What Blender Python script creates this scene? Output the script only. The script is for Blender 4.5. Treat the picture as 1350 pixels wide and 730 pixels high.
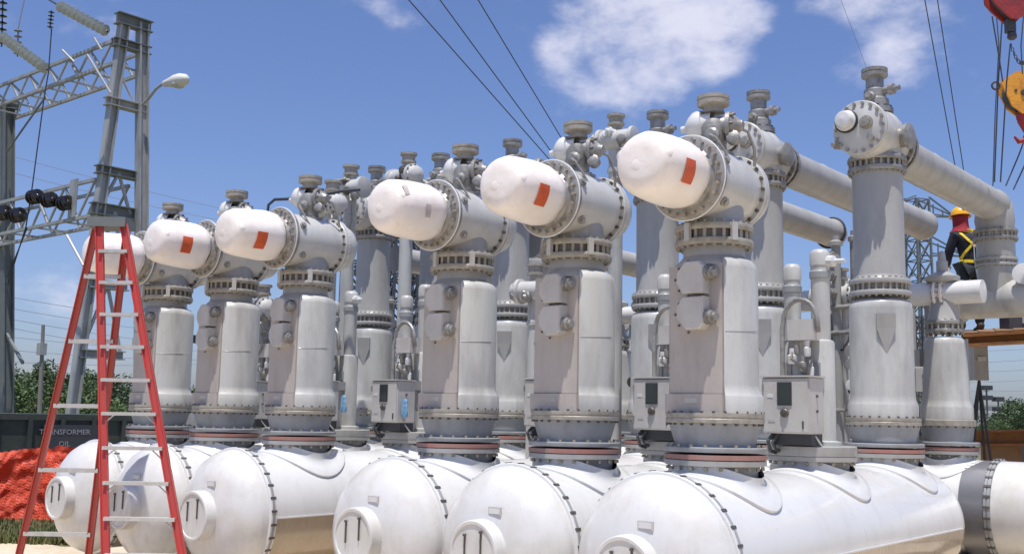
import bpy, math, random
from mathutils import Vector, Matrix, noise as mnoise
random.seed(7)
S = bpy.context.scene
COL = S.collection
for o in list(bpy.data.objects): bpy.data.objects.remove(o)
rad = math.radians
# ------------------------------------------------------------------ camera
F_PX, YAW, PITCH, ROLL = 1406.4, 0.7002, 0.1285, 0.0190
CAMZ = 1.85
CAM = Vector((3.8424, -6.8477, CAMZ))
fw = Vector((-math.sin(YAW)*math.cos(PITCH), math.cos(YAW)*math.cos(PITCH), math.sin(PITCH)))
rt = Vector((math.cos(YAW), math.sin(YAW), 0)); up = rt.cross(fw)
r2 = math.cos(ROLL)*rt + math.sin(ROLL)*up; u2 = -math.sin(ROLL)*rt + math.cos(ROLL)*up
cd = bpy.data.cameras.new('camera'); cam = bpy.data.objects.new('camera', cd); COL.objects.link(cam)
cam.matrix_world = Matrix(((r2.x, u2.x, -fw.x, CAM.x), (r2.y, u2.y, -fw.y, CAM.y), (r2.z, u2.z, -fw.z, CAM.z), (0, 0, 0, 1)))
cd.sensor_width = 36; cd.sensor_fit = 'HORIZONTAL'; cd.lens = F_PX/1350*36; cd.clip_start = 0.05; cd.clip_end = 9000
S.camera = cam
hf = Vector((-math.sin(YAW), math.cos(YAW), 0))
def ray(px, py): return fw + r2*((px-675)/F_PX) + u2*((365-py)/F_PX)
def at(px, py, dist):                     # point seen at a pixel, 'dist' metres ahead (horizontal)
    v = ray(px, py); return CAM + v*(dist/v.dot(hf))
def gnd(px, dist, z=0.0):                 # point of height z below/above that column of the picture
    lo, hi = -3000, 3000
    for _ in range(50):
        m = (lo+hi)/2
        if at(px, m, dist).z > z: lo = m
        else: hi = m
    return at(px, m, dist)
# ------------------------------------------------------------------ light
SUN_EL, SUN_AZ = rad(76), Vector((0.52, -0.85, 0)).normalized()
sund = Vector((SUN_AZ.x*math.cos(SUN_EL), SUN_AZ.y*math.cos(SUN_EL), math.sin(SUN_EL)))
sl = bpy.data.lights.new('sun', 'SUN'); sl.energy = 4.9; sl.angle = rad(0.53); sl.color = (1, .965, .91)
so = bpy.data.objects.new('sun', sl); COL.objects.link(so)
so.rotation_euler = sund.to_track_quat('Z', 'Y').to_euler()
W = bpy.data.worlds.new('World'); S.world = W; W.use_nodes = True
nt = W.node_tree; nt.nodes.clear()
def N(t, **k):
    n = nt.nodes.new(t)
    for a, b in k.items(): setattr(n, a, b)
    return n
def L(a, b): nt.links.new(a, b)
out = N('ShaderNodeOutputWorld'); bg = N('ShaderNodeBackground'); L(bg.outputs[0], out.inputs[0])
sky = N('ShaderNodeTexSky', sky_type='NISHITA', sun_disc=False, sun_elevation=SUN_EL, sun_rotation=math.atan2(SUN_AZ.x, SUN_AZ.y), altitude=0, air_density=1.0, dust_density=1.2, ozone_density=2.0)
tint = N('ShaderNodeMix', data_type='RGBA', blend_type='MULTIPLY'); tint.inputs['Factor'].default_value = 1
L(sky.outputs[0], tint.inputs['A']); tint.inputs['B'].default_value = (0.94, 1.01, 1.33, 1)
tc = N('ShaderNodeTexCoord')
noi = N('ShaderNodeTexNoise'); noi.inputs['Scale'].default_value = 11; noi.inputs['Detail'].default_value = 9; noi.inputs['Roughness'].default_value = .58
mp = N('ShaderNodeMapping'); mp.inputs['Scale'].default_value = (1, 1, 1.7)
L(tc.outputs['Generated'], mp.inputs[0]); L(mp.outputs[0], noi.inputs['Vector'])
# clouds: (pixel, radius in px, weight)
CL = [((785, 50), 72, .50), ((850, 48), 92, .68), ((925, 25), 84, .68), ((890, -15), 95, .62), ((800, 88), 52, .5), ((1120, -15), 66, .40), ((1175, 12), 82, .46), ((1230, 0), 56, .34),
      ((700, 5), 60, .2), ((140, 0), 60, .36), ((540, 0), 50, .38), ((80, 388), 46, .50), ((20, 380), 40, .46), ((40, 430), 80, .36), ((110, 470), 110, .34), ((300, 500), 160, .22), ((1800, 100), 200, .55), ((400, -300), 200, .6), ((1000, -400), 260, .55)]
acc = None
for (px, py), r, w in CL:
    d = ray(px, py).normalized()
    dp = N('ShaderNodeVectorMath', operation='DOT_PRODUCT'); L(tc.outputs['Generated'], dp.inputs[0]); dp.inputs[1].default_value = d
    a = math.atan(r/F_PX)
    mr = N('ShaderNodeMapRange', interpolation_type='SMOOTHSTEP'); L(dp.outputs['Value'], mr.inputs[0])
    mr.inputs[1].default_value = math.cos(a*1.45); mr.inputs[2].default_value = math.cos(a*.25); mr.inputs[3].default_value = 0; mr.inputs[4].default_value = w
    if acc is None: acc = mr.outputs[0]
    else:
        m = N('ShaderNodeMath', operation='MAXIMUM'); L(acc, m.inputs[0]); L(mr.outputs[0], m.inputs[1]); acc = m.outputs[0]
nb = N('ShaderNodeMapRange', clamp=False); L(noi.outputs['Fac'], nb.inputs[0]); nb.inputs[1].default_value = 0; nb.inputs[2].default_value = 1; nb.inputs[3].default_value = -.3; nb.inputs[4].default_value = 1.3
ad = N('ShaderNodeMath', operation='ADD'); L(acc, ad.inputs[0]); L(nb.outputs[0], ad.inputs[1])
cr = N('ShaderNodeMapRange', interpolation_type='SMOOTHSTEP'); L(ad.outputs[0], cr.inputs[0]); cr.inputs[1].default_value = .74; cr.inputs[2].default_value = 1.36; cr.inputs[3].default_value = 0; cr.inputs[4].default_value = .86
mx = N('ShaderNodeMix', data_type='RGBA'); L(cr.outputs[0], mx.inputs['Factor']); L(tint.outputs['Result'], mx.inputs['A']); mx.inputs['B'].default_value = (8.0, 8.0, 9.3, 1)
L(mx.outputs['Result'], bg.inputs[0]); bg.inputs[1].default_value = .105
S.view_settings.view_transform = 'Standard'; S.view_settings.look = 'None'; S.view_settings.exposure = 0.0; S.view_settings.gamma = 1
S.render.engine = 'CYCLES'
# ------------------------------------------------------------------ materials
def mat(name, c, rough=.5, metal=0.0, var=.12, scale=3.0, c2=None, bump=0.0, bscale=40, coat=0.0, streak=0.0, blend=(.45, .7), alpha=1.0, grime=0.0):
    m = bpy.data.materials.new(name); m.use_nodes = True; t = m.node_tree; b = t.nodes['Principled BSDF']
    tcn = t.nodes.new('ShaderNodeTexCoord'); n = t.nodes.new('ShaderNodeTexNoise'); n.inputs['Scale'].default_value = scale; n.inputs['Detail'].default_value = 7; n.inputs['Roughness'].default_value = .6
    oi = t.nodes.new('ShaderNodeObjectInfo'); av = t.nodes.new('ShaderNodeVectorMath'); av.operation = 'ADD'
    sc = t.nodes.new('ShaderNodeMath'); sc.operation = 'MULTIPLY'; sc.inputs[1].default_value = 37; t.links.new(oi.outputs['Random'], sc.inputs[0])
    t.links.new(tcn.outputs['Object'], av.inputs[0]); t.links.new(sc.outputs[0], av.inputs[1])
    if streak:
        mpn = t.nodes.new('ShaderNodeMapping'); mpn.inputs['Scale'].default_value = (1, 1, streak); t.links.new(av.outputs[0], mpn.inputs[0]); t.links.new(mpn.outputs[0], n.inputs['Vector'])
    else: t.links.new(av.outputs[0], n.inputs['Vector'])
    mr = t.nodes.new('ShaderNodeMapRange'); t.links.new(n.outputs['Fac'], mr.inputs[0]); mr.inputs[1].default_value = blend[0]; mr.inputs[2].default_value = blend[1]
    mx = t.nodes.new('ShaderNodeMix'); mx.data_type = 'RGBA'; t.links.new(mr.outputs[0], mx.inputs['Factor'])
    c2 = c2 or tuple(x*(1-var) for x in c)
    mx.inputs['A'].default_value = (*c, 1); mx.inputs['B'].default_value = (*c2, 1); t.links.new(mx.outputs['Result'], b.inputs['Base Color'])
    if grime:
        g = t.nodes.new('ShaderNodeTexNoise'); g.inputs['Scale'].default_value = 5.5; g.inputs['Detail'].default_value = 10; g.inputs['Roughness'].default_value = .68
        gm = t.nodes.new('ShaderNodeMapping'); gm.inputs['Scale'].default_value = (1.6, 1.6, .32); t.links.new(av.outputs[0], gm.inputs[0]); t.links.new(gm.outputs[0], g.inputs['Vector'])
        gr = t.nodes.new('ShaderNodeMapRange'); t.links.new(g.outputs['Fac'], gr.inputs[0]); gr.inputs[1].default_value = .50; gr.inputs[2].default_value = .74; gr.inputs[3].default_value = 0; gr.inputs[4].default_value = grime
        g2 = t.nodes.new('ShaderNodeTexNoise'); g2.inputs['Scale'].default_value = 55; g2.inputs['Detail'].default_value = 3; t.links.new(av.outputs[0], g2.inputs['Vector'])
        gr2 = t.nodes.new('ShaderNodeMapRange'); t.links.new(g2.outputs['Fac'], gr2.inputs[0]); gr2.inputs[1].default_value = .66; gr2.inputs[2].default_value = .72; gr2.inputs[3].default_value = 0; gr2.inputs[4].default_value = grime*1.3
        gmax = t.nodes.new('ShaderNodeMath'); gmax.operation = 'MAXIMUM'; t.links.new(gr.outputs[0], gmax.inputs[0]); t.links.new(gr2.outputs[0], gmax.inputs[1])
        gx = t.nodes.new('ShaderNodeMix'); gx.data_type = 'RGBA'; t.links.new(gmax.outputs[0], gx.inputs['Factor']); t.links.new(mx.outputs['Result'], gx.inputs['A']); gx.inputs['B'].default_value = (.17, .14, .10, 1); t.links.new(gx.outputs['Result'], b.inputs['Base Color'])
        rr = t.nodes.new('ShaderNodeMapRange'); t.links.new(g.outputs['Fac'], rr.inputs[0]); rr.inputs[1].default_value = .35; rr.inputs[2].default_value = .75; rr.inputs[3].default_value = rough*.8; rr.inputs[4].default_value = rough*1.5; t.links.new(rr.outputs[0], b.inputs['Roughness'])
    b.inputs['Roughness'].default_value = rough; b.inputs['Metallic'].default_value = metal; b.inputs['Coat Weight'].default_value = coat; b.inputs['Coat Roughness'].default_value = .08
    b.inputs['Alpha'].default_value = alpha
    if bump:
        n2 = t.nodes.new('ShaderNodeTexNoise'); n2.inputs['Scale'].default_value = bscale; n2.inputs['Detail'].default_value = 5; t.links.new(tcn.outputs['Object'], n2.inputs['Vector'])
        bp = t.nodes.new('ShaderNodeBump'); bp.inputs['Strength'].default_value = bump; bp.inputs['Distance'].default_value = .02; t.links.new(n2.outputs['Fac'], bp.inputs['Height']); t.links.new(bp.outputs[0], b.inputs['Normal'])
    return m
M = {}
M['white'] = mat('tank_white_paint', (.70, .695, .675), .34, var=.07, scale=2.2, coat=.55, bump=.02, bscale=5, streak=.5, grime=0.14)
M['whitedirt'] = mat('dome_white_paint', (.66, .65, .63), .36, var=.10, scale=3.5, coat=.4, c2=(.58, .56, .51), bump=.08, bscale=5, grime=0.16)
M['offwhite'] = mat('off_white_paint', (.57, .56, .53), .33, scale=4, c2=(.49, .475, .44), coat=.4, streak=.4, bump=.06, bscale=8, grime=.16)
M['beige'] = mat('beige_lower_half', (.47, .385, .285), .28, scale=2.5, c2=(.40, .32, .23), coat=.7, grime=.2)  # beige colour for the lower half of the tank shells
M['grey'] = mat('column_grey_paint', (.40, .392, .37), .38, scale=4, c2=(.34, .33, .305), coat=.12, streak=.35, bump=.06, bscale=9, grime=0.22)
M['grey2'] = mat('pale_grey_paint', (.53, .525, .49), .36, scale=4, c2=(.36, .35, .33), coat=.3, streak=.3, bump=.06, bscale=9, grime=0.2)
M['pink'] = mat('shaded_warm_grey', (.47, .425, .385), .55, scale=3, c2=(.40, .36, .33), streak=.4, bump=.08, bscale=14, grime=0.24)  # shade and warm ground bounce put into the housing colour
M['cast'] = mat('cast_aluminium', (.36, .345, .32), .40, metal=.35, scale=9, c2=(.20, .19, .17), bump=.25, bscale=30, grime=0.35)
M['neck'] = mat('blue_grey_steel', (.33, .34, .345), .45, scale=5, c2=(.26, .265, .26), streak=.4, grime=0.25)
M['steelband'] = mat('bare_steel_band', (.24, .24, .26), .34, metal=.45, scale=3, c2=(.24, .23, .235))
M['ochre'] = mat('zinc_flange', (.39, .36, .305), .5, metal=.15, scale=14, c2=(.27, .24, .195), bump=.2, bscale=30)
M['bolt'] = mat('dark_bolt', (.13, .115, .10), .5, metal=.4, scale=20)
M['bolt2'] = mat('zinc_bolt', (.42, .38, .31), .42, metal=.5, scale=20, c2=(.25, .22, .18))
M['redring'] = mat('faded_red_gasket', (.38, .17, .14), .65, scale=5, c2=(.33, .24, .21), var=.3, grime=.3)
M['cap'] = mat('wrapped_white_cap', (.92, .85, .79), .40, scale=5, c2=(.87, .78, .69), bump=.35, bscale=7, coat=.25, grime=0.1)
M['label'] = mat('orange_red_label', (.68, .11, .03), .5, scale=12, var=.2)
M['peel'] = mat('peeled_label_residue', (.58, .50, .47), .7, scale=12, var=.2, bump=.2)
M['black'] = mat('black_rubber', (.03, .03, .033), .5, scale=10)
M['dark'] = mat('dark_steel', (.07, .07, .075), .55, metal=.2, scale=6)
M['glass'] = mat('smoked_window', (.03, .04, .04), .12, scale=3, coat=.5)
M['box'] = mat('cabinet_paint', (.55, .53, .50), .45, scale=3, c2=(.47, .45, .42), bump=.05, grime=0.16)
M['galv'] = mat('galvanised_steel', (.42, .425, .41), .5, metal=.2, scale=3, c2=(.28, .29, .28), streak=.3, grime=0.3)
M['galvd'] = mat('weathered_steel', (.17, .19, .185), .6, metal=.2, scale=3, c2=(.22, .22, .20))
M['lampwhite'] = mat('lamp_housing', (.68, .67, .62), .45)
M['glassins'] = mat('pale_insulator_glass', (.50, .52, .48), .2, scale=8, coat=.6)
M['brownins'] = mat('dark_porcelain', (.022, .018, .016), .2, scale=8, coat=.6)
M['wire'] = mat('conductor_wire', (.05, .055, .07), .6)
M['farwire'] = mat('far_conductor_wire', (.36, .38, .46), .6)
M['lred'] = mat('red_fibreglass', (.47, .045, .033), .40, scale=6, c2=(.40, .065, .05), coat=.2, streak=.3, grime=0.16)
M['alu'] = mat('aluminium_rung', (.60, .58, .54), .42, metal=.4, scale=12, grime=0.3)
M['net'] = mat('orange_mesh_plastic', (.66, .075, .028), .6, scale=6, var=.35)
M['cont'] = mat('dark_green_container', (.040, .050, .042), .55, scale=2.5, c2=(.065, .07, .055))
M['contplate'] = mat('charcoal_panel', (.055, .055, .062), .6, scale=4)
M['text'] = mat('painted_lettering', (.36, .35, .37), .7)
M['bark'] = mat('bark', (.12, .09, .06), .9, scale=8)
M['wood'] = mat('grey_pole_wood', (.24, .22, .20), .85, scale=6, streak=.1)
def leafmat(n, c, c2): 
    m = mat(n, c, .6, scale=.9, c2=c2, blend=(.4, .6)); b = m.node_tree.nodes['Principled BSDF']; b.inputs['Subsurface Weight'].default_value = 0; return m
M['leaf'] = leafmat('dark_leaves', (.042, .075, .028), (.065, .105, .032))
M['leaf2'] = leafmat('pale_leaves', (.065, .115, .032), (.10, .145, .045))
M['grass'] = leafmat('grass_blades', (.09, .13, .035), (.20, .18, .07))
M['rust'] = mat('rusty_orange_beam', (.34, .15, .045), .75, scale=4, c2=(.22, .09, .035), bump=.3)
M['plank'] = mat('weathered_plank', (.28, .17, .085), .8, scale=5, c2=(.18, .10, .05), bump=.3)
M['yellow'] = mat('crane_yellow', (.74, .33, .03), .5, scale=8, c2=(.50, .20, .03), bump=.2)
M['cred'] = mat('crane_red', (.33, .03, .03), .5, scale=8, c2=(.18, .03, .03), bump=.2)
M['skin'] = mat('skin', (.33, .17, .11), .55)
M['navy'] = mat('dark_work_shirt', (.028, .03, .045), .9, scale=12, bump=.4, bscale=22, var=.4)
M['trouser'] = mat('dark_trousers', (.035, .045, .05), .9, scale=12, bump=.4, bscale=22)
M['harn'] = mat('yellow_harness_web', (.85, .60, .02), .7)
M['helmet'] = mat('yellow_hard_hat', (.85, .42, .01), .3, coat=.4)
M['maroon'] = mat('maroon_neck_cloth', (.30, .02, .03), .85, scale=15, bump=.5)
M['boot'] = mat('brown_boot', (.07, .045, .03), .7)
M['blue'] = mat('blue_plastic_bag', (.17, .36, .55), .5, scale=10, c2=(.30, .46, .62), bump=.5)
M['bld'] = mat('far_building_white', (.62, .62, .62), .8, scale=1)
M['bldwin'] = mat('far_building_window', (.10, .12, .15), .3)
# ground materials
def groundmat(name, ca, cb, cc, s1, s2, bump=.4):
    m = bpy.data.materials.new(name); m.use_nodes = True; t = m.node_tree; b = t.nodes['Principled BSDF']; b.inputs['Roughness'].default_value = .92
    tcn = t.nodes.new('ShaderNodeTexCoord')
    n1 = t.nodes.new('ShaderNodeTexNoise'); n1.inputs['Scale'].default_value = s1; n1.inputs['Detail'].default_value = 8
    n2 = t.nodes.new('ShaderNodeTexNoise'); n2.inputs['Scale'].default_value = s2; n2.inputs['Detail'].default_value = 8
    for n in (n1, n2): t.links.new(tcn.outputs['Object'], n.inputs['Vector'])
    r1 = t.nodes.new('ShaderNodeMapRange'); t.links.new(n1.outputs['Fac'], r1.inputs[0]); r1.inputs[1].default_value = .4; r1.inputs[2].default_value = .62
    r3 = t.nodes.new('ShaderNodeMapRange'); t.links.new(n2.outputs['Fac'], r3.inputs[0]); r3.inputs[1].default_value = .45; r3.inputs[2].default_value = .75
    a = t.nodes.new('ShaderNodeMix'); a.data_type = 'RGBA'; t.links.new(r1.outputs[0], a.inputs['Factor']); a.inputs['A'].default_value = (*ca, 1); a.inputs['B'].default_value = (*cb, 1)
    c = t.nodes.new('ShaderNodeMix'); c.data_type = 'RGBA'; t.links.new(r3.outputs[0], c.inputs['Factor']); t.links.new(a.outputs['Result'], c.inputs['A']); c.inputs['B'].default_value = (*cc, 1)
    t.links.new(c.outputs['Result'], b.inputs['Base Color'])
    bp = t.nodes.new('ShaderNodeBump'); bp.inputs['Strength'].default_value = bump; bp.inputs['Distance'].default_value = .03; t.links.new(n2.outputs['Fac'], bp.inputs['Height']); t.links.new(bp.outputs[0], b.inputs['Normal'])
    return m
M['ground'] = groundmat('dry_grass_and_soil', (.10, .12, .045), (.16, .14, .075), (.24, .20, .13), .35, 6)
M['slab'] = groundmat('pale_limestone_fill', (.60, .50, .36), (.52, .42, .29), (.66, .57, .43), .8, 9)
# ------------------------------------------------------------------ mesh builder
class MB:
    def __init__(s): s.v = []; s.f = []
    def add(s, vs, fs):
        b = len(s.v); s.v += [tuple(v) for v in vs]; s.f += [tuple(i+b for i in f) for f in fs]; return s
    def basis(s, ax):
        ax = Vector(ax).normalized(); t = Vector((0, 0, 1)) if abs(ax.z) < .9 else Vector((1, 0, 0))
        a = ax.cross(t).normalized(); return a, ax.cross(a).normalized(), ax
    def lathe(s, o, ax, prof, n=32, caps=True, a0=0, a1=None):
        o = Vector(o); a, b, c = s.basis(ax); vs = []; fs = []; full = a1 is None; a1 = a1 if a1 is not None else 2*math.pi; m = n if full else n+1
        for r, h in prof:
            for i in range(m):
                t = a0+(a1-a0)*i/n; vs.append(o+c*h+a*(r*math.cos(t))+b*(r*math.sin(t)))
        for k in range(len(prof)-1):
            for i in range(n):
                j = (i+1) % m if full else i+1
                fs.append((k*m+i, (k+1)*m+i, (k+1)*m+j, k*m+j))
        if caps and full:
            if prof[0][0] > 1e-5: fs.append(tuple(range(m)))
            if prof[-1][0] > 1e-5: fs.append(tuple(reversed(range((len(prof)-1)*m, len(prof)*m))))
        return s.add(vs, fs)
    def cyl(s, p0, p1, r, r1=None, n=16):
        p0 = Vector(p0); p1 = Vector(p1); d = p1-p0
        return s.lathe(p0, d, [(r, 0), (r if r1 is None else r1, d.length)], n)
    def box(s, c, sz, rotz=0, bev=0):
        hx, hy, hz = sz[0]/2, sz[1]/2, sz[2]/2; c = Vector(c); R = Matrix.Rotation(rotz, 3, 'Z')
        vs = [c+R @ Vector((x, y, z)) for x in (-hx, hx) for y in (-hy, hy) for z in (-hz, hz)]
        return s.add(vs, [(0, 1, 3, 2), (4, 6, 7, 5), (0, 4, 5, 1), (2, 3, 7, 6), (0, 2, 6, 4), (1, 5, 7, 3)])
    def beam(s, p0, p1, w, h=None, upv=(0, 0, 1)):
        p0 = Vector(p0); p1 = Vector(p1); h = h or w; d = (p1-p0).normalized(); u = Vector(upv)
        if abs(d.dot(u)) > .98: u = Vector((1, 0, 0))
        a = d.cross(u).normalized()*w/2; b = a.cross(d).normalized()*h/2
        vs = [q+sx*a+sy*b for q in (p0, p1) for sx, sy in ((-1, -1), (1, -1), (1, 1), (-1, 1))]
        return s.add(vs, [(3, 2, 1, 0), (4, 5, 6, 7), (0, 1, 5, 4), (1, 2, 6, 5), (2, 3, 7, 6), (3, 0, 4, 7)])
    def channel(s, p0, p1, w, h, t=.02, upv=(0, 0, 1)):      # C/I section: web and two flanges
        p0 = Vector(p0); p1 = Vector(p1); d = (p1-p0).normalized(); u = Vector(upv)
        if abs(d.dot(u)) > .98: u = Vector((1, 0, 0))
        a = d.cross(u).normalized(); b = a.cross(d).normalized()
        s.beam(p0, p1, t, h-2*t, upv=b); 
        for k in (-1, 1): s.beam(p0+b*k*(h/2-t/2), p1+b*k*(h/2-t/2), w, t, upv=b)
        return s
    def tube(s, pts, r, n=8, closed=False):
        pts = [Vector(p) for p in pts]; vs = []; fs = []; m = len(pts); pa = None
        for i, p in enumerate(pts):
            d = (pts[min(i+1, m-1)]-pts[max(i-1, 0)]).normalized() if not closed else (pts[(i+1) % m]-pts[i-1]).normalized()
            if pa is None: pa, _, _ = s.basis(d)
            pa = (pa-d*pa.dot(d)).normalized(); pb = d.cross(pa)
            rr = r[i] if isinstance(r, (list, tuple)) else r
            for j in range(n):
                t = 2*math.pi*j/n; vs.append(p+pa*rr*math.cos(t)+pb*rr*math.sin(t))
        for i in range(m if closed else m-1):
            for j in range(n):
                i2 = (i+1) % m; fs.append((i*n+j, i*n+(j+1) % n, i2*n+(j+1) % n, i2*n+j))
        if not closed: fs.append(tuple(reversed(range(n)))); fs.append(tuple(range((m-1)*n, m*n)))
        return s.add(vs, fs)
    def ball(s, c, r, n=14, sc=(1, 1, 1)):
        k = n//2; base = len(s.v); s.lathe((0, 0, 0), (0, 0, 1), [(max(1e-6, r*math.sin(math.pi*i/k)), -r*math.cos(math.pi*i/k)) for i in range(k+1)], n, caps=False)
        for i in range(base, len(s.v)):
            v = s.v[i]; s.v[i] = (v[0]*sc[0]+c[0], v[1]*sc[1]+c[1], v[2]*sc[2]+c[2])
        return s
    def bolts(s, o, ax, R, n, r, h, phase=0, back=0):        # ring of hex heads standing on a flange face
        o = Vector(o); a, b, c = s.basis(ax)
        for i in range(n):
            t = 2*math.pi*(i+phase)/n; p = o+a*R*math.cos(t)+b*R*math.sin(t)
            s.lathe(p-c*back, c, [(r, 0), (r, h+back)], 6)
        return s
    def build(s, name, m, parent=None, smooth=True, ang=35):
        me = bpy.data.meshes.new(name); me.from_pydata(s.v, [], s.f); me.update()
        if smooth and len(me.polygons):
            me.polygons.foreach_set('use_smooth', [True]*len(me.polygons)); me.set_sharp_from_angle(angle=rad(ang))
        me.materials.append(M[m] if isinstance(m, str) else m)
        o = bpy.data.objects.new(name, me); COL.objects.link(o)
        if parent is not None: o.parent = parent
        return o
def tag(o, label=None, cat=None, group=None, kind=None):
    if label: o['label'] = label
    if cat: o['category'] = cat
    if group: o['group'] = group
    if kind: o['kind'] = kind
    return o
def thing(name, label, cat, loc=(0, 0, 0), group=None, rz=0):
    o = bpy.data.objects.new(name, None); COL.objects.link(o); o.location = loc; o.rotation_euler.z = rz; o.empty_display_size = .1
    return tag(o, label, cat, group)
def stuff(o): o['kind'] = 'stuff'; return o
def dup(root, loc, label=None, skip=(), rz=None):
    def rec(o, par):
        c = o.copy(); COL.objects.link(c)
        if par is not None: c.parent = par
        for ch in list(o.children):
            if ch.name.split('.')[0] not in skip: rec(ch, c)
        return c
    r = rec(root, None); r.location = loc
    if rz is not None: r.rotation_euler.z = rz
    if label: r['label'] = label
    return r
# ------------------------------------------------------------------ ground
def sheet(name, pts, z, m, kind='structure'):
    me = bpy.data.meshes.new(name); me.from_pydata([(p[0], p[1], z) for p in pts], [], [tuple(range(len(pts)))]); me.materials.append(M[m])
    o = bpy.data.objects.new(name, me); COL.objects.link(o); o['kind'] = kind; return o
sheet('ground', [(-3500, -3500), (3500, -3500), (3500, 3500), (-3500, 3500)], 0, 'ground')
def hp(px, dist): p = gnd(px, dist); return (p.x, p.y)
edge = [hp(-700, 13.6)] + [hp(x, 14.7+.12*math.sin(x*.05)+.08*math.sin(x*.13)) for x in range(-100, 330, 12)] + [hp(350, 19), hp(600, 26), hp(1000, 30), hp(1500, 30)]
near = [(c[0], c[1]) for c in (CAM+rt*14-hf*8, CAM-rt*18-hf*8)]
sheet('yard_floor', edge+near, .006, 'slab')
Z = CAMZ                                    # heights below are given from the camera's eye level
PITCH_ = 1.25
T = [0, 1.25, 2.5, 4.65, 5.9, 7.15]
POSN = ['nearest', 'second nearest', 'third nearest', 'fourth', 'fifth', 'farthest']
RT = .555                                     # tank radius
AX = -.955+Z
# ------------------------------------------------------------------ front tanks
def pad_mb(y0, r_in=.30, r_out=.45):
    m = MB(); n = 48; vs = []; fs = []
    rings = [(r_in-.004, .10), (r_in+.012, .055), (r_in+.04, .030), (r_in+.08, .025), (r_out-.012, .025), (r_out-.002, .020), (r_out, .012), (r_out+.002, -.012)]
    for rr, off in rings:
        for i in range(n):
            a = 2*math.pi*i/n; x = rr*math.cos(a); y = rr*1.02*math.sin(a)
            zz = math.sqrt((RT)**2-min(abs(x), RT*.98)**2); nx, nz = x/RT, zz/RT
            vs.append((x+nx*off, y0+y, AX+zz+nz*off))
    for k in range(len(rings)-1):
        for i in range(n):
            j = (i+1) % n; fs.append((k*n+i, (k+1)*n+i, (k+1)*n+j, k*n+j))
    m.add(vs, fs); return m
NOZ = [0, 1.6, 3.19]
def neck(par, y, z_red=-.27+Z, red=True, r=.30):
    """neck on the tank, lower flange, red ring, upper flange"""
    m = MB(); m.lathe((0, y, AX+.30), (0, 0, 1), [(r, 0), (r, z_red-.055-AX-.30)], 40)
    nk = m.build('neck', 'neck', par)
    f = MB(); f.lathe((0, y, z_red-.06), (0, 0, 1), [(r+.01, 0), (r+.055, .006), (r+.06, .012), (r+.06, .042), (r+.052, .046)], 48); f.build('flange_ring', 'grey', par)
    if red:
        f = MB(); f.lathe((0, y, z_red-.0135), (0, 0, 1), [(r+.045, 0), (r+.062, .004), (r+.062, .034), (r+.045, .038)], 48); f.build('sealing_ring', 'redring', par)
    b = MB(); b.bolts((0, y, z_red-.062), (0, 0, -1), r+.035, 20, .013, .022); stuff(b.build('bolts', 'bolt2', par))
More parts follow.
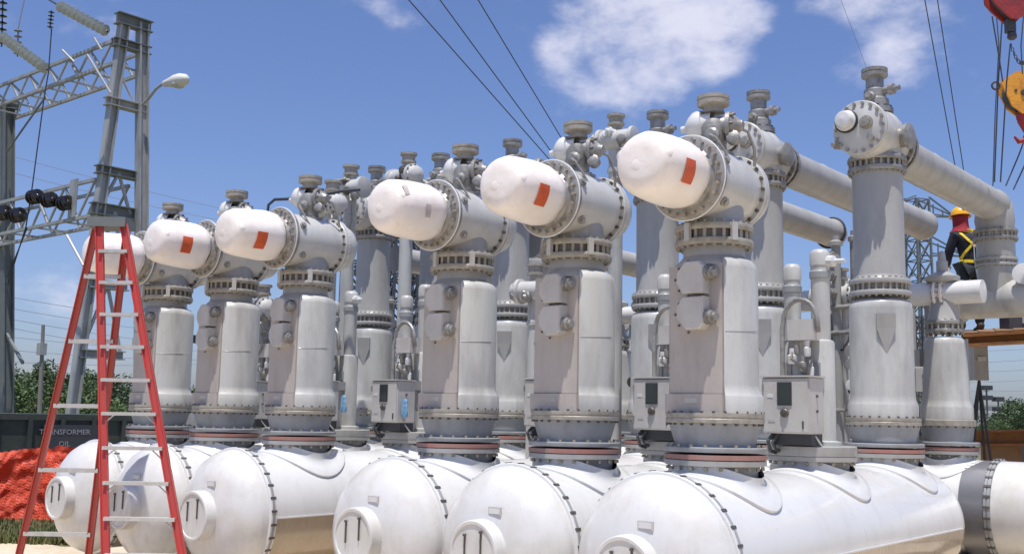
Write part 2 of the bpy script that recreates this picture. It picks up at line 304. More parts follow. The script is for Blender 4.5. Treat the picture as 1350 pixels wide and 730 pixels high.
def make_tank():
    t = thing('gas_tank', 'x', 'gas tank', (0, 0, 0), 'white horizontal gas tanks in the front row')
    prof = [(RT, -.70), (RT, 3.62), (RT-.01, 3.72), (RT-.06, 3.86), (RT-.16, 3.97), (RT-.3, 4.04), (.0001, 4.07)]
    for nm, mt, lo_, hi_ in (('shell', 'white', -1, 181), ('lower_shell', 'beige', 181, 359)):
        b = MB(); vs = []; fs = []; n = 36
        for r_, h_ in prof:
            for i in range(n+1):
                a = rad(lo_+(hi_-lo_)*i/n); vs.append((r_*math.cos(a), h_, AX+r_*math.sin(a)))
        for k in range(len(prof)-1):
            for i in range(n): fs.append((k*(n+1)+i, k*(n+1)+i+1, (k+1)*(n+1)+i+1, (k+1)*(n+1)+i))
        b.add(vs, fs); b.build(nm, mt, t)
    d = MB(); R = .585
    prof = [(.0001, -1.09), (.2, -1.078), (.34, -1.045), (.45, -.990), (.525, -.92), (.568, -.85), (.582, -.80), (R, -.765)]
    d.lathe((0, 0, AX), (0, 1, 0), prof, 64, caps=False); dm = d.build('end_dome', 'whitedirt', t)
    f = MB(); f.lathe((0, 0, AX), (0, 1, 0), [(R-.01, -.77), (.602, -.766), (.608, -.76), (.608, -.735), (.600, -.733)], 72, caps=False)
    f.lathe((0, 0, AX), (0, 1, 0), [(.600, -.728), (.608, -.726), (.608, -.70), (.602, -.695), (RT-.01, -.69)], 72, caps=False); f.build('ring_flange', 'white', t)
    g = MB(); g.lathe((0, 0, AX), (0, 1, 0), [(.597, -.746), (.6095, -.7455), (.6095, -.7165), (.597, -.716)], 72, caps=False); g.build('gasket', 'neck', t)
    b = MB()
    for i in range(32):
        a = 2*math.pi*(i+.5)/32; p = Vector((.612*math.cos(a), -.731, AX+.612*math.sin(a)))
        c = Vector((math.cos(a), 0, math.sin(a)))
        b.beam(p+Vector((0, -.030, 0))-c*.006, p+Vector((0, .030, 0))-c*.006, .020, .014, upv=c)
    stuff(b.build('flange_clamps', 'bolt', t))
    for sg in (1, -1):
        w = MB(); a0 = rad(-1); r0 = RT+.001; w.beam((sg*r0*math.cos(a0), -.68, AX+r0*math.sin(a0)), (sg*r0*math.cos(a0), 3.62, AX+r0*math.sin(a0)), .022, .012, upv=(0, 0, 1)); w.build('seam_strip', 'white', t)

    nz = MB(); nz.lathe((0, 0, AX), (0, 1, 0), [(.0001, -1.172), (.19, -1.172), (.195, -1.18), (.214, -1.18), (.222, -1.172), (.225, -1.15), (.225, -1.04)], 48, caps=False); no = nz.build('round_hatch', 'whitedirt', t)
    h = MB()
    for sx in (-.075, .075):
        h = MB(); h.box((sx, -1.178, AX+.05+sx*.2), (.008, .014, .17)); h.box((sx, -1.182, AX+.13+sx*.2), (.022, .012, .016)); h.build('hatch_strap', 'bolt', no)
    pl = MB(); pl.box((.10, -1.060, AX+.285), (.115, .012, .055)); plo = pl.build('name_plate', 'box', dm); 
    pl = MB(); pl.box((.10, -1.0675, AX+.285), (.095, .004, .036)); pl.build('plate_face', 'white', plo)
    for y in NOZ: pad_mb(y).build('saddle_pad', 'white', t, ang=50)
    neck(t, 0); neck(t, 1.6, red=False); neck(t, 3.19)
    # pedestal box flange on the middle neck
    q = MB(); q.lathe((0, 1.6, Z-.283), (0, 0, 1), [(.36, 0), (.362, .01), (.362, .075), (.355, .08)], 48); q.build('cover_plate', 'grey', t)
    # stand
    for y in (.55, 2.5):
        s = MB(); s.box((0, y, AX-.50), (.7, .12, .10)); sd = s.build('saddle_beam', 'dark', t)
        for sx in (-.28, .28):
            l = MB(); l.channel((sx, y, .02), (sx, y, AX-.55), .10, .10, .012); l.box((sx, y, .012), (.18, .18, .016)); l.build('support_leg', 'dark', t)
    return t
TL = ['white gas tank closest to the camera, its hatch at the bottom edge of the photo', 'white gas tank with small name plate, directly left of the closest one',
      'white gas tank at the left end of the nearer three, below the unlabelled cap', 'white gas tank just right of the red ladder, round hatch fully in view',
      'white gas tank seen through the right half of the red ladder', 'white gas tank farthest left, its hatch between the ladder legs by the orange netting']
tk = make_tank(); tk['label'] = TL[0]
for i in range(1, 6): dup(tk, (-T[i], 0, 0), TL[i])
# ------------------------------------------------------------------ cross tanks behind the front row
def make_cross_tank(x0, x1, yc, label, necks):
    t = thing('cross_tank', label, 'gas tank', (0, yc, 0), 'white tanks lying across behind the front row'); r = .485; ax = Z-.875
    b = MB(); b.lathe((0, 0, ax), (1, 0, 0), [(.0001, x0-.2), (.3, x0-.15), (r, x0), (r, x1)], 56, caps=False); b.build('shell', 'white', t)
    b = MB(); b.lathe((0, 0, ax), (1, 0, 0), [(r, x1), (r+.012, x1+.002), (r+.012, x1+.25)], 56, caps=False); b.build('steel_band', 'steelband', t)
    b = MB(); b.lathe((0, 0, ax), (1, 0, 0), [(r+.012, x1+.25), (r+.035, x1+.253), (r+.035, x1+.275), (r+.025, x1+.278), (r+.025, x1+.284), (r+.035, x1+.287), (r+.035, x1+.31), (r+.012, x1+.315)], 56, caps=False); b.build('ring_flange', 'neck', t)
    b = MB(); b.lathe((0, 0, ax), (1, 0, 0), [(r+.012, x1+.315), (r+.012, x1+.72), (r-.005, x1+.95), (r-.05, x1+1.07), (r-.13, x1+1.16), (r-.26, x1+1.23), (.0001, x1+1.26)], 56, caps=False); b.build('end_dome', 'whitedirt', t)
    b = MB()
    for i in range(30):
        a = 2*math.pi*(i+.5)/30; c = Vector((0, math.cos(a), math.sin(a))); p = Vector((x1+.28, 0, ax))+c*(r+.038)
        b.beam(p-Vector((.035, 0, 0))-c*.004, p+Vector((.035, 0, 0))-c*.004, .022, .018, upv=c)
    stuff(b.build('flange_clamps', 'bolt', t))
    for nx in necks:
        m = MB(); m.lathe((nx, 0, ax+.30), (0, 0, 1), [(.25, 0), (.25, Z-.325-ax-.30)], 36); m.build('neck', 'neck', t)
        f = MB(); f.lathe((nx, 0, Z-.33), (0, 0, 1), [(.26, 0), (.305, .006), (.31, .012), (.31, .042), (.302, .046)], 44); f.build('flange_ring', 'grey', t)
        f = MB(); f.lathe((nx, 0, Z-.2835), (0, 0, 1), [(.295, 0), (.312, .004), (.312, .034), (.295, .038)], 44); f.build('sealing_ring', 'redring', t)
        b = MB(); b.bolts((nx, 0, Z-.332), (0, 0, -1), .285, 18, .013, .022); stuff(b.build('bolts', 'bolt2', t))
        n = 44; vs = []; fs = []; rg = [(.248, .09), (.262, .04), (.29, .016), (.33, .012), (.375, .012), (.38, .006), (.382, -.012)]
        for rr, off in rg:
            for i in range(n):
                a = 2*math.pi*i/n; x = rr*math.cos(a); y = rr*math.sin(a); zz = math.sqrt(r*r-min(abs(y), r*.98)**2); vs.append((nx+x, y+y/r*off, ax+zz+zz/r*off))
        for k in range(len(rg)-1):
            for i in range(n): j = (i+1) % n; fs.append((k*n+i, (k+1)*n+i, (k+1)*n+j, k*n+j))
        m = MB(); m.add(vs, fs); m.build('saddle_pad', 'white', t, ang=50)
    for sx in (x0+.4, x1-.02, x1+.52):
        s = MB(); s.box((sx, 0, ax-.49), (.10, .66, .10)); s.build('saddle_beam', 'dark', t)
        for sy in (-.28, .28): l = MB(); l.channel((sx, sy, .02), (sx, sy, ax-.54), .08, .08, .012); l.box((sx, sy, .012), (.16, .16, .016)); l.build('support_leg', 'dark', t)
    return t
make_cross_tank(-3.1, .235, 5.0, 'white cross tank with bare steel band and white dome at the right edge', (0, -T[1], -T[2]))
make_cross_tank(-7.9, -4.3, 5.5, 'white cross tank lying behind the far left group of tanks', (-T[3], -T[4], -T[5]))
# ------------------------------------------------------------------ flange helpers
def twin_flange(par, o, ax, r, h, nb, rod='bolt', fl='ochre', n=40, br=.014, name='bolted_flange'):
    """two flange discs with bolts spanning both"""
    o = Vector(o); ax = Vector(ax).normalized(); m = MB(); th = h*.30
    m.lathe(o-ax*h/2, ax, [(r*.80, 0), (r*.985, 0), (r, th*.15), (r, th*.85), (r*.985, th), (r*.80, th)], n, caps=False)
    m.lathe(o-ax*h/2, ax, [(r*.80, h-th), (r*.985, h-th), (r, h-th*.85), (r, h-th*.15), (r*.985, h), (r*.80, h)], n, caps=False)
    m.lathe(o-ax*h/2, ax, [(r*.82, 0), (r*.82, h)], n)
    f = m.build(name, fl, par)
    b = MB(); b.bolts(o-ax*(h/2+.016), ax, r*.91, nb, br, h+.032); stuff(b.build('bolts', rod, f)); return f
# ------------------------------------------------------------------ front columns
def squared_section(rx, flat, n=40, xf=.66):
    """outline: cylinder with a flat-faced housing on the -y side"""
    pts = []
    a0 = -math.asin(flat/rx*1.0)
    # arc from (x>0 corner) round the back to the -x side
    st = -math.acos(xf); en = math.pi
    for i in range(n+1):
        t = st+(en-st)*i/n; pts.append((rx*math.cos(t), rx*math.sin(t)))
    pts += [(-rx*.985, -flat*.30), (-rx*.93, -flat*.62), (-rx*.86, -flat*.88), (-rx*.76, -flat)]
    pts += [(rx*xf*.5, -flat), (rx*xf-.006, -flat)]
    return pts
def extrude(mb, pts, z0, z1):
    n = len(pts); vs = [(x, y, z0) for x, y in pts]+[(x, y, z1) for x, y in pts]
    mb.add(vs, [(i, (i+1) % n, n+(i+1) % n, n+i) for i in range(n)]+[tuple(reversed(range(n))), tuple(range(n, 2*n))])
def make_front_column():
    t = thing('transformer_column', 'x', 'switchgear column', (0, 0, 0), 'front columns with wrapped white caps')
    m = MB(); m.lathe((0, 0, Z-.230), (0, 0, 1), [(.36, 0), (.362, .004), (.362, .03), (.352, .034), (.285, .036), (.283, .05), (.325, .185), (.325, .20)], 48); m.build('base_cone', 'neck', t)
    b = MB(); b.bolts((0, 0, Z-.197), (0, 0, 1), .335, 20, .014, .02); stuff(b.build('bolts', 'bolt2', t))
    fl = MB(); fl.lathe((0, 0, Z-.030), (0, 0, 1), [(.30, 0), (.345, 0), (.35, .006), (.35, .028), (.345, .034), (.345, .04), (.35, .046), (.35, .068), (.34, .07)], 48); f = fl.build('barrel_flange', 'ochre', t)
    b = MB(); b.bolts((0, 0, Z-.046), (0, 0, 1), .333, 26, .011, .016); b.bolts((0, 0, Z+.040), (0, 0, 1), .338, 26, .011, .014); stuff(b.build('bolts', 'bolt', f))
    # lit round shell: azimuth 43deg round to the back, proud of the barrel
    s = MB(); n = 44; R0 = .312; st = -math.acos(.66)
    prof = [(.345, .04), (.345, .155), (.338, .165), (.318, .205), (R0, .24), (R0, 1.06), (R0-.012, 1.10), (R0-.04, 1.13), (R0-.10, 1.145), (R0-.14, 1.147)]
    vs = []; fs = []; en = math.pi*1.02
    for r, z in prof:
        for i in range(n+1):
            a = st+(en-st)*i/n; vs.append((r*math.cos(a), r*math.sin(a), Z+z))
    k = len(prof); w = n+1
    for r, z in prof:                       # closing strip back towards the barrel along the front edge
        a = st; vs.append((r*.80*math.cos(a), r*.80*math.sin(a), Z+z))
    for i in range(k-1):
        for j in range(n): fs.append((i*w+j, i*w+j+1, (i+1)*w+j+1, (i+1)*w+j))
        fs.append((k*w+i, i*w, (i+1)*w, k*w+i+1))
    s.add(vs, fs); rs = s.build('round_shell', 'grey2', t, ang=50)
    w = MB(); w.tube([(.3125*math.cos(a), .3125*math.sin(a), Z+.62+.012*math.sin(a*2)) for a in [st+.03+(en-st-.06)*i/30 for i in range(31)]], .0022, 5); w.build('weld_seam', 'grey', rs)
    # flat-faced housing
    h = MB(); extrude(h, squared_section(.288, .245, xf=.70), Z+.175, Z+1.085); h.build('flat_housing', 'pink', t, ang=30)
    h = MB(); extrude(h, squared_section(.318, .262), Z+.041, Z+.172); h.build('housing_skirt', 'pink', t, ang=30)
    h = MB(); h.lathe((0, 0, Z+1.08), (0, 0, 1), [(.295, 0), (.292, .01), (.25, .05), (.225, .08), (.22, .15)], 40); h.build('top_cone', 'grey', t)
    b = MB()
    for i in range(12):
        z = Z+.22+i*.075; b.lathe((-.256, -.165, z), (-1, -.7, 0), [(.008, 0), (.008, .018)], 6)
    stuff(b.build('bolts', 'bolt', t))
    # terminal lobes on the flat face
    for k, z in enumerate((.985, .735)):
        lo = MB(); sgn = 1 if k == 0 else -1; cx = -.005; w = .105; hh = .115; c = .05
        # half-octagon, straight edge towards the other lobe
        pts = [(w, -sgn*hh), (w, sgn*hh*.72), (w*.72, sgn*hh), (-w*.35, sgn*hh), (-w, sgn*hh*.30), (-w*1.02, -sgn*hh*.35), (-w*.55, -sgn*hh)]
        if sgn < 0: pts = pts[::-1]
        nn = len(pts); D = (-.235, -.335, -.350)
        vs = [(cx+x, D[0], Z+z+y) for x, y in pts]+[(cx+x, D[1], Z+z+y) for x, y in pts]+[(cx+x*.93, D[2], Z+z+y*.93) for x, y in pts]
        fs = []
        for a in range(2):
            for i in range(nn): fs.append((a*nn+i, a*nn+(i+1) % nn, (a+1)*nn+(i+1) % nn, (a+1)*nn+i))
        fs.append(tuple(range(2*nn, 3*nn)))
        lo.add(vs, fs); lb = lo.build('terminal_box', 'box', t, ang=25)
        g = MB(); g.lathe((cx+.10, -.285, Z+z+sgn*.03), (1, -.05, 0), [(.055, 0), (.055, .03), (.045, .032), (.045, .06), (.03, .063), (.03, .085)], 14); g.build('cable_gland', 'cast', lb)
        b = MB()
        for i in range(5):
            a = math.pi*(.62+.76*i/4) if True else 0
            b.lathe((cx+.17*math.cos(a), -.243, Z+z-.0+.14*math.sin(a)), (0, -1, 0), [(.009, 0), (.009, .012)], 6)
        stuff(b.build('bolts', 'bolt', lb))
    sb = MB(); sb.box((-.04, -.2635, Z+.125), (.10, .004, .035)); sb.build('small_sticker', 'grey2', t)
    # top bolted flange
    twin_flange(t, (0, 0, Z+1.31), (0, 0, 1), .285, .155, 24, rod='ochre', fl='ochre', br=.0145)
    b = MB(); b.lathe((0, 0, Z+1.262), (0, 0, 1), [(.256, 0), (.256, .096)], 40); b.build('flange_gap_ring', 'bolt', t)
    for a in (-1.75, -.55): 
        b = MB(); b.box((.29*math.cos(a), .29*math.sin(a), Z+1.32), (.045, .03, .13), rotz=a+1.57); b.build('earthing_strap', 'alu', t)
    m = MB(); m.lathe((0, 0, Z+1.37), (0, 0, 1), [(.235, 0), (.225, .03), (.215, .06), (.215, .3)], 40); m.build('head_neck', 'grey', t)
    hz = Z+1.69
    m = MB(); m.lathe((0, 0, hz), (0, 1, 0), [(.25, -.345), (.262, -.30), (.268, -.15), (.268, .15), (.255, .26)], 48); m.build('head_shell', 'offwhite', t)
    m = MB(); m.lathe((0, 0, hz), (0, 1, 0), [(.20, -.425), (.225, -.40), (.29, -.396), (.30, -.39), (.302, -.385), (.302, -.372), (.285, -.368)], 56, caps=False)
    m.lathe((0, 0, hz), (0, 1, 0), [(.285, -.362), (.297, -.36), (.297, -.338), (.29, -.334), (.24, -.33)], 56, caps=False); f = m.build('front_ring_flange', 'cast', t)
    b = MB(); b.bolts((0, -.398, hz), (0, -1, 0), .272, 24, .014, .028, back=.06); stuff(b.build('bolts', 'bolt2', f))
    e = MB(); e.tube([(.3045*math.cos(2*math.pi*i/48), -.379, hz+.3045*math.sin(2*math.pi*i/48)) for i in range(48)], .007, 6, closed=True); e.build('edge_trim', 'white', f)
    m = MB(); m.lathe((0, 0, hz), (0, 1, 0), [(.25, .26), (.282, .265), (.286, .27), (.286, .29), (.275, .293), (.275, .298), (.286, .301), (.286, .325), (.25, .33), (.245, .40), (.22, .47), (.16, .52), (.0001, .535)], 48, caps=False); f = m.build('rear_cover', 'offwhite', t)
    b = MB(); b.bolts((0, .262, hz), (0, -1, 0), .268, 20, .013, .02, back=.075); stuff(b.build('bolts', 'bolt', f))
    # bolted bosses on the head shell side
    for y, zz in ((-.25, .10), (-.22, -.16)):
        m = MB(); a = math.atan2(zz, .22); m.lathe((.225*math.cos(a), y, hz+.25*math.sin(a)), (math.cos(a), -.2, math.sin(a)), [(.034, 0), (.034, .05), (.02, .052), (.02, .07)], 12); m.build('valve_boss', 'cast', t)
    # wrapped cap
    c = MB(); nseg = 48
    prof = [(.0001, -1.0), (.10, -.998), (.165, -.990), (.198, -.965), (.217, -.925), (.231, -.85), (.240, -.72), (.245, -.60), (.242, -.52), (.228, -.455), (.20, -.43)]
    a_, b_, c_ = c.basis((0, 1, 0)); vs = []; fs = []
    for k, (r, h_) in enumerate(prof):
        for i in range(nseg):
            a = 2*math.pi*i/nseg; amp = .006 if 1 < k < 5 else .003
            qq = max(0, min(1, (k-2)/3)); rr = r*(1+qq*((amp/.2)*math.sin(a*5+.6)+.007*math.sin(a*4+k*.9)+.006*math.sin(a*11-k*2.1)))
            vs.append((rr*math.cos(a), h_+.004*qq*math.sin(a*7+k), hz+rr*math.sin(a)))
    for k in range(len(prof)-1):
        for i in range(nseg): fs.append((k*nseg+i, k*nseg+(i+1) % nseg, (k+1)*nseg+(i+1) % nseg, (k+1)*nseg+i))
    c.add(vs, fs)
    for i in range(5):
        a = 2*math.pi*i/5+.22
        c.ball((.158*math.cos(a), -.925, hz+.158*math.sin(a)), (.056, .050, .058, .049, .054)[i], 18, (1.15, 1.0, 1.15))
    c.ball((-.02, -.965, hz-.02), .085, 16, (1.2, .45, 1.1))
    cp = c.build('wrapped_cap', 'cap', t, ang=60)
    def patch(mname, ymin, ymax, a0, a1, rr, nm):
        q = MB(); n = 8; vs = []; fs = []
        for j in range(2):
            for i in range(n+1):
                a = a0+(a1-a0)*i/n
                for k, y in enumerate((ymin+.012*i/n, ymax+.012*i/n)): vs.append(((rr+j*.004)*math.cos(a), y, hz+(rr+j*.004)*math.sin(a)))
        w = 2*(n+1)
        for i in range(n): fs.append((w+2*i, w+2*i+1, w+2*i+3, w+2*i+2))
        for i in range(n): fs += [(2*i, w+2*i, w+2*i+2, 2*i+2), (2*i+1, 2*i+3, w+2*i+3, w+2*i+1)]
        fs += [(0, 1, w+1, w), (2*n, w+2*n, w+2*n+1, 2*n+1)]
        q.add(vs, fs); return q.build(nm, mname, cp)
    patch('label', -.80, -.685, rad(-32), rad(8), .2425, 'orange_label')
    s = MB(); s.lathe((.15, -.87, hz-.135), (.7, -.2, -.6), [(.012, 0), (.012, .02)], 8); s.build('drain_plug', 'bolt', cp)
    # top fitting
    tz = Z+1.95
    m = MB(); m.lathe((0, 0, tz-.06), (0, 0, 1), [(.15, 0), (.15, .05), (.10, .055), (.095, .12), (.105, .14), (.105, .26), (.09, .30)], 24); m.build('riser', 'cast', t)
    m = MB(); m.lathe((0, 0, Z+2.25), (0, 0, 1), [(.085, 0), (.075, .03), (.075, .045), (.115, .055), (.12, .06), (.12, .085), (.112, .09), (.112, .096), (.12, .10), (.12, .125), (.10, .13)], 24); m.build('top_disc', 'ochre', t)
    m = MB(); m.lathe((0, 0, Z+2.17), (-1, -.25, -.10), [(.09, 0), (.09, .07), (.115, .075), (.118, .10), (.112, .135), (.085, .17), (.05, .20), (.028, .215), (.026, .245), (.0001, .25)], 20, caps=False); m.build('side_nozzle_cap', 'white', t)
    m = MB(); m.lathe((0, 0, Z+2.14), (1, .3, 0), [(.08, 0), (.08, .10), (.11, .105), (.11, .135), (.09, .14), (.07, .17), (.045, .20), (.04, .22)], 18); m.lathe((.16, .02, Z+2.03), (.3, -1, .2), [(.05, 0), (.05, .06), (.03, .07)], 12); m.lathe((.05, -.10, Z+2.05), (.3, -1, 0), [(.055, 0), (.055, .04), (.035, .05), (.03, .09)], 12); m.build('valve_block', 'cast', t)
    b = MB(); b.bolts((0, 0, tz-.03), (0, 0, 1), .13, 12, .012, .03); b.bolts((.11, .033, Z+2.14), (1, .3, 0), .095, 8, .01, .05); stuff(b.build('bolts', 'bolt', t))
    m = MB(); m.tube([(.16, .05, Z+2.14), (.22, .12, Z+2.10), (.24, .18, Z+1.98), (.22, .22, Z+1.86)], .012, 8); m.build('gas_pipe', 'cast', t); m = MB(); m.tube([(.05, -.17, Z+2.05), (.14, -.22, Z+2.0), (.2, -.2, Z+1.9), (.22, -.15, Z+1.82)], .010, 8); m.build('gas_pipe', 'cast', t)
    return t, cp
FL = ['tall grey column closest to the camera, big wrapped white cap with orange label', 'grey column second from the right with labelled white cap beside the closest',
      'grey column whose wrapped white cap has no orange label, only faint patches', 'grey column with labelled white cap, first right of the red ladder group end',
      'grey column with labelled white cap, middle of the far left group', 'grey column at far left whose white cap sits behind the red ladder top']
fc, cp = make_front_column(); fc['label'] = FL[0]
for i in range(1, 6): 
    d = dup(fc, (-T[i], 0, 0), FL[i], skip=('orange_label',) if i in (2, 5) else ())
    if i == 2:
        capo = [c for c in d.children if c.name.startswith('wrapped_cap')][0]
        for (a0, a1, y0, y1) in ((rad(-28), rad(-2), -.72, -.66), (rad(12), rad(38), -.93, -.86)):
            q = MB(); n = 6; vs = []
            for i_ in range(n+1):
                a = a0+(a1-a0)*i_/n
                for y in (y0, y1): vs.append((.2445*math.cos(a)*(1 if y > -.8 else .93), y, Z+1.69+.2445*math.sin(a)*(1 if y > -.8 else .93)))
            q.add(vs, [(2*k, 2*k+1, 2*k+3, 2*k+2) for k in range(n)]); q.build('label_residue', 'peel', capo)
for i, r_ in enumerate([o for o in COL.objects if o.name.startswith('transformer_column')]):
    c_ = [c for c in r_.children if c.name.startswith('wrapped_cap')][0]
    a = rad((0, 5, -7, 9, -4, 6)[i]); b = rad((0, -1.2, 1.0, 1.5, -1.0, .8)[i]); R_ = Matrix.Rotation(a, 4, 'Y') @ Matrix.Rotation(b, 4, 'X'); P_ = Vector((0, -.4, Z+1.69))
    c_.matrix_local = Matrix.Translation(P_) @ R_ @ Matrix.Translation(-P_)
# ------------------------------------------------------------------ rear tall columns
Y3 = 3.19
def make_rear_column():
    t = thing('bus_column', 'x', 'switchgear column', (0, Y3, 0), 'tall round columns carrying the bus tubes')
    m = MB(); m.lathe((0, 0, Z-.230), (0, 0, 1), [(.36, 0), (.362, .004), (.362, .03), (.352, .034), (.285, .036), (.283, .05), (.325, .185), (.325, .20)], 48); m.build('base_cone', 'neck', t)
    fl = MB(); fl.lathe((0, 0, Z-.030), (0, 0, 1), [(.30, 0), (.335, 0), (.34, .006), (.34, .028), (.335, .034), (.335, .04), (.34, .046), (.34, .068), (.33, .07)], 48); f = fl.build('barrel_flange', 'ochre', t)
    b = MB(); b.bolts((0, 0, Z-.046), (0, 0, 1), .323, 24, .011, .016); b.bolts((0, 0, Z+.040), (0, 0, 1), .325, 24, .011, .014); stuff(b.build('bolts', 'bolt', f))
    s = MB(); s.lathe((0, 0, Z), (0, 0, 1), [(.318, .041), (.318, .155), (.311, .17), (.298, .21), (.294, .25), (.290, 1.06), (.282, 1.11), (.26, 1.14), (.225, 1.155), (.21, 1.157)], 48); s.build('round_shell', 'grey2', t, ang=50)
    # grey wedge standing on the shell, darker than it
    for rz in (-1.05,):
        g = MB(); x0 = .288; c_, s_ = math.cos(rz), math.sin(rz)
        def tr(x, y, z): return (x*c_-y*s_, x*s_+y*c_, z)
        g.add([tr(x0-.02, -.085, Z+1.0), tr(x0-.02, .085, Z+1.0), tr(x0+.035, -.085, Z+1.0), tr(x0+.035, .085, Z+1.0), tr(x0-.02, -.085, Z+.86), tr(x0-.02, .085, Z+.86), tr(x0+.02, -.085, Z+.86), tr(x0+.02, .085, Z+.86), tr(x0-.02, .0, Z+.62), tr(x0+.004, .0, Z+.62)],
              [(0, 1, 3, 2), (2, 3, 7, 6), (0, 2, 6, 4), (1, 5, 7, 3), (6, 7, 9), (4, 6, 9, 8), (5, 8, 9, 7)])
        g.build('grey_wedge', 'grey', t, smooth=False)
    twin_flange(t, (0, 0, Z+1.265), (0, 0, 1), .285, .16, 26, rod='ochre', fl='grey', br=.0135)
    m = MB(); m.lathe((0, 0, Z+1.34), (0, 0, 1), [(.262, 0), (.245, .02), (.236, .05), (.236, 1.06)], 40); m.build('upper_tube', 'grey', t)
    twin_flange(t, (0, 0, Z+2.46), (0, 0, 1), .275, .15, 24, rod='ochre', fl='cast', br=.0145)
    hz = Z+2.74
    m = MB(); m.lathe((0, 0, Z+2.52), (0, 0, 1), [(.235, 0), (.235, .25)], 40)
    m.lathe((0, 0, hz), (0, 1, 0), [(.22, -.36), (.25, -.30), (.262, -.15), (.262, .05), (.24, .25), (.215, .35)], 44)
    m.ball((0, 0, hz+.02), .265, 28); m.build('head_shell', 'offwhite', t, ang=60)
    # inspection plate facing the front
    m = MB(); m.lathe((0, 0, hz+.02), (0, 1, 0), [(.0001, -.445), (.16, -.44), (.20, -.42), (.255, -.415), (.262, -.408), (.262, -.375), (.25, -.37), (.23, -.33)], 40, caps=False); f = m.build('inspection_plate', 'offwhite', t)
    b = MB(); b.bolts((0, -.415, hz+.02), (0, -1, 0), .232, 18, .0165, .025); stuff(b.build('bolts', 'bolt2', f))
    m = MB(); m.lathe((-.11, -.43, hz+.09), (0, -1, 0), [(.10, 0), (.10, .05), (.088, .06), (.085, .10), (.07, .125), (.0001, .135)], 22, caps=False); m.build('round_cap', 'white', f)
    m = MB(); m.tube([(-.11+.103*math.cos(2*math.pi*i/20), -.455, hz+.09+.103*math.sin(2*math.pi*i/20)) for i in range(20)], .014, 6, closed=True); m.build('cap_seal', 'black', f)
    m = MB(); m.lathe((.08, -.43, hz+.05), (0, -1, 0), [(.065, 0), (.065, .03), (.045, .035), (.045, .06), (.0001, .065)], 16); m.build('valve_stub', 'bolt2', f); m = MB(); m.lathe((-.2, -.38, hz-.12), (-.6, -1, 0), [(.04, 0), (.04, .06), (.02, .065), (.02, .10)], 10); m.build('valve_stub', 'bolt2', f); m = MB(); m.lathe((.12, -.42, hz-.1), (0, -1, 0), [(.03, 0), (.03, .04)], 10); m.build('valve_stub', 'bolt2', f)
    # rear flange to the tube
    twin_flange(t, (0, .40, hz-.02), (0, 1, 0), .255, .13, 20, rod='bolt', fl='cast', br=.015)
    # side port towards the camera's right
    m = MB(); m.lathe((.2, .02, hz-.02), (1, -.1, 0), [(.10, 0), (.10, .10), (.125, .105), (.125, .13), (.11, .135), (.08, .15)], 20); m.build('side_port', 'cast', t)
    # top bushing
    m = MB(); m.lathe((0, 0, Z+2.98), (0, 0, 1), [(.17, 0), (.17, .05), (.135, .055), (.13, .14), (.105, .16), (.105, .24), (.085, .26), (.085, .36), (.12, .375), (.125, .38), (.125, .41), (.115, .415), (.125, .425), (.125, .455), (.10, .46)], 26); m.build('top_bushing', 'cast', t)
    m = MB(); m.lathe((0, 0, Z+3.2), (1, -.15, 0), [(.04, 0), (.04, .15), (.055, .155), (.055, .20), (.025, .205), (.025, .26)], 12); m.lathe((0, 0, Z+3.08), (-1, -.4, 0), [(.05, 0), (.05, .18), (.03, .185), (.03, .21)], 12); m.lathe((0, 0, Z+3.12), (0, -1, .1), [(.05, 0), (.05, .15), (.035, .155), (.03, .19)], 12); m.build('valve_arm', 'cast', t)
    b = MB(); b.bolts((0, 0, Z+3.02), (0, 0, 1), .15, 12, .013, .03); stuff(b.build('bolts', 'bolt', t))
    return t
RC = ['tallest round grey column at right, plate and small white cap on its head', 'tall round column second from the right, its tube running to a rounded end',
      'tall round column showing just left of the closest front column', 'round column showing between the second and third front columns',
      'round column behind the third front column, its head above the unlabelled cap', 'round column right of the far left group, beside the grey control cabinet']
rc = make_rear_column(); rc['label'] = RC[0]
for i in range(1, 6):
    d_ = dup(rc, (-T[i], Y3, 0), RC[i])
    if i > 2:
        m = MB(); m.lathe((.10, 0, Z+3.03), (1, .1, .05), [(.075, 0), (.075, .08), (.105, .085), (.105, .34), (.09, .36), (.05, .37), (.05, .42)], 20); m.build('motor_drive', 'cast', d_)
# ------------------------------------------------------------------ bus tubes
def bus(label, x, y0, y1, z, r=.195, end='ball', ring=False):
    t = thing('bus_tube', label, 'bus tube', (x, y0, z), 'horizontal grey bus tubes')
    m = MB(); prof = [(.0001, 0), (r+.02, 0), (r+.02, .05), (r, .06), (r, y1-y0)]
    if end == 'ball': prof += [(r+.015, y1-y0+.02), (r+.015, y1-y0+.10), (r-.01, y1-y0+.19), (r*.7, y1-y0+.27), (r*.35, y1-y0+.31), (.0001, y1-y0+.32)]
    m.lathe((0, 0, 0), (0, 1, 0), prof, 40, caps=False); m.build('tube_shell', 'grey', t, ang=40)
    for yy in (.9, 2.4):
        if yy < y1-y0:
            w = MB(); w.lathe((0, yy, 0), (0, 1, 0), [(r-.001, 0), (r+.003, .004), (r+.003, .012), (r-.001, .016)], 40, caps=False); w.build('weld_seam', 'grey', t)
    if ring:
        w = MB(); w.tube([((r+.028)*math.cos(2*math.pi*i/32), y1-y0+.02+.03*math.sin(2*math.pi*i/32), (r+.028)*math.sin(2*math.pi*i/32)) for i in range(32)], .016, 8, closed=True); w.build('rubber_ring', 'black', t)
    return t
bus('long grey tube from the tallest column to the right edge of the photo', 0, 3.655, 6.9, 2.69+Z, end='ball')
bus('grey tube with rounded free end passing behind the tallest column', -T[1], 3.655, 8.0, 2.74+Z)
bus('lower grey tube with a black ring round its end', -T[2], 3.655, 7.85, 2.72+Z, ring=True)
